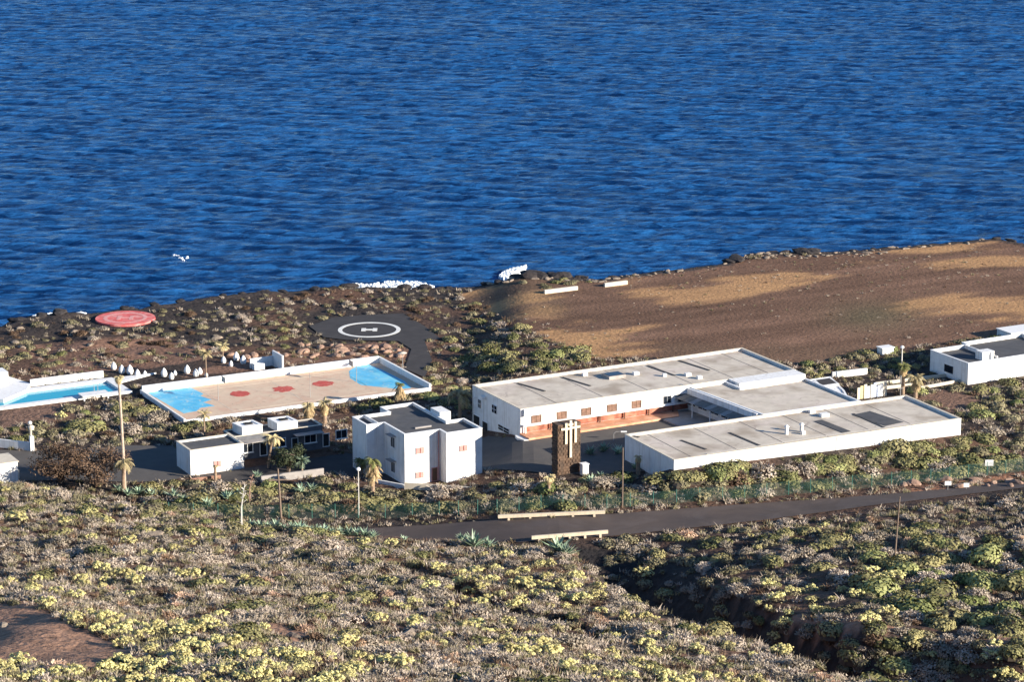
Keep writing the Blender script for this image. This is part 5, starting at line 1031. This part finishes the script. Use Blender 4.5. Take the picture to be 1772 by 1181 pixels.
# ------------------------------------------------------------------ surf
def foam(poly, label, z=SEAZ + .5, up=.5, n0=70):
    """broken white water: many flat lumps of froth"""
    r_ = random.Random(len(label)); mb = MB(); x0 = min(p[0] for p in poly); x1 = max(p[0] for p in poly); y0 = min(p[1] for p in poly); y1 = max(p[1] for p in poly); n_ = 0
    while n_ < int(n0 + (x1 - x0) * (y1 - y0) * (.16 if n0 > 20 else .05)):
        px_, py_ = r_.uniform(x0, x1), r_.uniform(y0, y1)
        if not inpoly([px_], [py_], poly)[0]: continue
        n_ += 1; x, y = P(px_, py_, z); a = r_.uniform(.1, .5); b_ = r_.uniform(.1, .45); h = r_.uniform(.03, .3) * up * 1.2; o_ = r_.uniform(0, 6); m_ = 7
        lo = [(x + a * math.cos(o_ + 6.283 * k / m_) * r_.uniform(.7, 1.2), y + b_ * math.sin(o_ + 6.283 * k / m_) * r_.uniform(.7, 1.2), z - .6) for k in range(m_)]; mi_ = [(x + (q[0] - x) * .7, y + (q[1] - y) * .7, z + h * .7) for q in lo]
        mb.add(lo + mi_ + [(x, y, z + h)], [(k, (k + 1) % m_, m_ + (k + 1) % m_, m_ + k) for k in range(m_)] + [(m_ + k, m_ + (k + 1) % m_, 2 * m_) for k in range(m_)])
    o = mb.build('surf', M['foam'], smooth=True); tag(o, label, 'surf', kind='stuff')
foam([(603, 498), (612, 490), (640, 492), (665, 487), (700, 486), (728, 488), (752, 496), (730, 503), (640, 503)], 'white surf breaking at the rocks left of centre')
foam([(864, 476), (872, 469), (888, 464), (910, 459), (908, 465), (890, 473), (880, 481), (868, 480)], 'white surf breaking beside the dark point, centre', up=.7)
foam([(45, 552), (60, 546), (95, 541), (90, 546), (60, 553)], 'small white surf at the far left shore'); foam([(118, 545), (140, 540), (150, 543), (130, 547)], 'thin white surf just left of the red landing pad')
foam([(298, 440), (304, 440), (314, 444), (318, 447), (324, 443), (325, 445), (319, 450), (312, 447)], 'small whitecap out on the water at left', z=SEAZ + .15, up=.15, n0=14)

# ------------------------------------------------------------------ palms, agaves, trees
def frond(mb, base, az, el, ln, droop, w, rr, mi=0, n=5):
    p = Vector(base); e = el; prev = None
    d2 = Vector((-math.sin(az), math.cos(az), 0)); rows = []
    for i in range(n + 1):
        t_ = i / n; ww = w * (math.sin(math.pi * min(1, t_ * .85 + .12))); rows.append((p.copy(), ww)); d = Vector((math.cos(az) * math.cos(e), math.sin(az) * math.cos(e), math.sin(e))); p = p + d * ln / n; e -= droop / n
    for s in (-1, 1):                                          # leaflets hanging from the rib, each its own blade
        for i in range(n):
            (a, wa), (b_, wb) = rows[i], rows[i + 1]
            for q in range(3):
                c0 = a.lerp(b_, q / 3); c1 = a.lerp(b_, q / 3 + .32); wq = (wa + wb) / 2; tip = (c0 + c1) / 2 + d2 * s * wq + (b_ - a).normalized() * wq * .5 - Vector((0, 0, wq * .55)); mb.add([c0, c1, tip], [(0, 1, 2)], mi)
    mb.tube([r[0] for r in rows], [.035, .03, .025, .02, .015, .01][:n + 1], 3, mi)
def palm(px_, pb, pt, label, r=.2, crown=1.7, nf=26, skirt=0.0, cm='frond', up=.9, droop=1.7, lean=0.0, kinds='palm', w=.5):
    (x, y, z), h = pole_h(px_, pb, pt); rr = random.Random(px_); t = empty('palm_tree', (x, y, z), label, kinds); mb = MB(); k = 8
    mb.tube([(lean * (i / k) ** 1.5, 0, -.4 + (h + .4) * i / k) for i in range(k + 1)], [r * (1.15 - .3 * i / k) * (1 + .06 * (i % 2)) for i in range(k + 1)], 9); mb.build('trunk', M['bark' if h < 12 else 'palebark'], t)
    if nf:
        mb = MB()
        for i in range(nf): frond(mb, (lean, 0, h - .05), i * 2.4 + rr.uniform(-.2, .2), rr.uniform(-.2, up + .3), crown * rr.uniform(.8, 1.1), droop * rr.uniform(.7, 1.2), w, rr)
        mb.build('crown', M[cm], t)
    if skirt:
        mb = MB()
        for i in range(80): frond(mb, (lean + .1 * math.cos(i), .1 * math.sin(i), h - rr.uniform(0, skirt * .55)), i * 2.4, rr.uniform(-1.1, -.5), skirt * rr.uniform(.4, .75), rr.uniform(.4, .9), .42, rr, 0, 4)
        mb.build('skirt', M['skirt'], t)
    return t
palm(216, 846, 655, 'very tall bare palm trunk with tiny tuft, beside the brown tree', .2, .9, 14, .9, 'frondry', .7, 2.0, -.35)
palm(214, 852, 800, 'short dead palm with hanging grey fronds at the foot of the tall trunk', .25, 2.4, 16, 0, 'frondry', .4, 2.6, .1)
palm(534, 738, 700, 'short palm with tan dead-frond skirt behind the tank boxes, left of the pair', .3, 1.5, 14, 2.6, 'frondry', .5)
palm(562, 735, 699, 'short palm with tan dead-frond skirt behind the low wing, right of the pair', .3, 1.6, 22, 1.7, 'frondry', .8)
palm(692, 706, 665, 'short palm with golden dead-frond skirt at the right corner of the court', .3, .9, 14, 2.6, 'frond', .5)
palm(796, 730, 684, 'palm with long drooping golden fronds between the house and the seaward wing', .25, 3.4, 26, 0, 'frondry', 1.0, 2.4, 0, w=.7)
palm(645, 858, 796, 'palm with brown dead fronds in front of the two-storey house', .28, 1.9, 18, 3.2, 'frond', .6, 2.2)
palm(626, 822, 800, 'small green leafy palm against the shaded corner of the two-storey house', .2, 1.6, 26, 0, 'frond', .9, 1.6)
palm(1562, 684, 634, 'palm with dead-frond skirt in front of the tall white lamp pole', .28, 1.4, 20, 1.6, 'frond', .8)
palm(1584, 690, 656, 'short shaggy palm right of the lamp-pole palm', .3, 2.0, 24, 2.0, 'frondry', .8)
palm(523, 820, 798, 'tiny fan-shaped green palm in a planter before the shaded wing', .15, 1.5, 22, 0, 'agave', 1.1, 1.0)
palm(373, 834, 806, 'small tan trunk stump in front of the lit end of the low wing', .22, .5, 6, 0, 'frondry', .3)
palm(464, 812, 758, 'thin ragged palm casting branches over the shaded low wing', .16, 2.0, 14, 0, 'frondry', .7, 2.2, .8)
palm(950, 858, 826, 'small ragged palm among shrubs left of the stone tower foot', .2, 1.0, 14, .9, 'frondry', .7)
palm(1104, 822, 790, 'small brown-trunked palm in front of the shaded roadside gable', .3, .8, 8, .8, 'frondry', .6)
palm(386, 622, 600, 'small yellowish young palm behind the court wall', .1, 1.3, 16, 0, 'frondry', 1.0, 1.4)
palm(357, 655, 612, 'thin yellow-green young palm left of the cluster of egg-shaped stones', .09, 1.4, 18, 0, 'frondry', 1.0, 1.4)
palm(354, 755, 718, 'thin ragged tree-like palm behind the lit end of the low wing', .12, 1.5, 14, 0, 'frondry', 1.0, 1.4)
def agave_mesh(seed, n=26):
    rr = random.Random(seed); mb = MB()
    for i in range(n):
        az = i * 2.4; e = rr.uniform(.35, 1.4); l = rr.uniform(.7, 1.1); d = Vector((math.cos(az) * math.cos(e), math.sin(az) * math.cos(e), math.sin(e))); s = Vector((-math.sin(az), math.cos(az), 0)) * .1; up_ = Vector((0, 0, .05)); m_ = d * l * .45; tip = d * l + Vector((math.cos(az), math.sin(az), -.15)) * .18
        mb.add([s * .8, -s * .8, m_ - s, m_ + s, tip, m_ - up_ * 1.6], [(0, 1, 2, 5), (0, 5, 3), (1, 2, 5), (5, 2, 4), (5, 4, 3)])
    return mb.mesh('agave', M['agave'])
AG = [agave_mesh(i) for i in range(4)]; rr = random.Random(9)
spots = [(820, 948, 2.0), (845, 950, 1.5), (965, 956, 2.0), (980, 962, 1.6), (800, 938, 1.2)] + [(x, 912 + (x - 430) * .09, rr.uniform(.9, 1.4)) for x in range(436, 660, 14)] + [(205, 852, 1.3), (222, 858, 1.2), (240, 856, 1.4), (262, 860, 1.3), (300, 862, 1.6), (316, 868, 1.2), (360, 880, 1.7), (395, 866, 1.6), (412, 862, 1.4), (520, 855, 1.5), (540, 850, 1.3), (1025, 838, 1.5), (1040, 828, 1.1), (1022, 788, 1.5), (1045, 782, 1.6), (1070, 786, 1.4), (1100, 812, 1.2), (1122, 808, 1.1), (445, 828, 1.2), (700, 940, 1.0)]
for k, (px_, py_, s) in enumerate(spots):
    x, y, z = G(px_, py_); o = link('agave', AG[k % 4], None, (x, y, z), rr.uniform(0, 6), (s, s, s)); reg = 'near the road rails above the yellow slope' if px_ > 760 and py_ > 900 else 'in the line along the crest of the slope' if 430 <= px_ <= 760 and py_ > 900 else 'beside the stone tower and roadside gable' if px_ > 1000 else 'below the low wing'
    tag(o, 'pale green spiky agave %s' % reg, 'agave', 'agaves %s' % reg)
for px_, pb, pt, lab in ((418, 918, 838, 'pale dried agave stalk with forked top below the lit low wing'), (432, 870, 822, 'reddish leaning agave stalk below the low wing')):
    (x, y, z), h = pole_h(px_, pb, pt); t = empty('agave_stalk', (x, y, z), lab, 'agave'); mb = MB(); mb.tube([(0, 0, -.2), (.05, 0, h * .5), (.5, 0, h)], [.12, .08, .05], 6); mb.build('stalk', M['polew' if px_ < 425 else 'redrock'], t)
    mb = MB()
    for k in range(9): a = k * 2.4; mb.tube([(.3 + .02 * k, 0, h * (.6 + .04 * k)), (.3 + .6 * math.cos(a) * .7, .5 * math.sin(a), h * (.66 + .04 * k))], [.03, .05], 4)
    mb.build('flower_branch', M['polew' if px_ < 425 else 'redrock'], t)
def tree(px_, pb, w, h, m_, label, seed, n=5200, trunk=True):
    x, y, z = G(px_, pb); rr = random.Random(seed); t = empty('bushy_tree', (x, y, z), label, 'tree'); tr = MB(); cr = MB(); tips = []
    for k in range(13):
        a = k * 2.4; q = Vector((math.cos(a) * w * .42 * rr.uniform(.4, 1), math.sin(a) * w * .34, h * rr.uniform(.32, .85))); tr.tube([(0, 0, -.3), (q.x * .3, q.y * .3, h * .3), tuple(q)], [.16, .11, .05], 6); tips.append(q)
        for j in range(4): e = q + Vector((rr.gauss(0, w * .1), rr.gauss(0, w * .1), rr.uniform(0, h * .18))); tr.tube([tuple(q), tuple(e)], [.045, .02], 4); tips.append(e)
    tr.build('trunk', M['stem'], t)
    for i in range(n):
        c = rr.choice(tips); d = Vector((rr.gauss(0, 1), rr.gauss(0, 1), rr.gauss(0, 1))).normalized(); p = c + Vector((d.x, d.y, d.z * .7)) * w * .14 * rr.uniform(.5, 1.1); leaf_tri(cr, p, d + Vector((rr.gauss(0, .5), rr.gauss(0, .5), .3)), rr.uniform(.12, .24), rr)
    cr.build('crown', M[m_], t)
tree(105, 838, 9.5, 5.2, 'brownleaf', 'large brown leafless bushy tree at the left above the slope crest', 1); tree(165, 842, 9.0, 4.8, 'brownleaf', 'brown bushy tree touching the foot of the tall palm trunk', 2)
tree(500, 818, 5.5, 4.2, 'darkleaf', 'dark leafy tree added for shade before the low wing', 7, 2600); tree(1414, 672, 2.6, 2.6, 'green', 'small green tree in the dark patio behind the link building', 3, 900); tree(850, 620, 3.5, 2.2, 'green', 'round green bush tree behind the left gable of the seaward wing', 4, 1100)  # the dark-leaved tree is added to shade and hide the low wing's facade
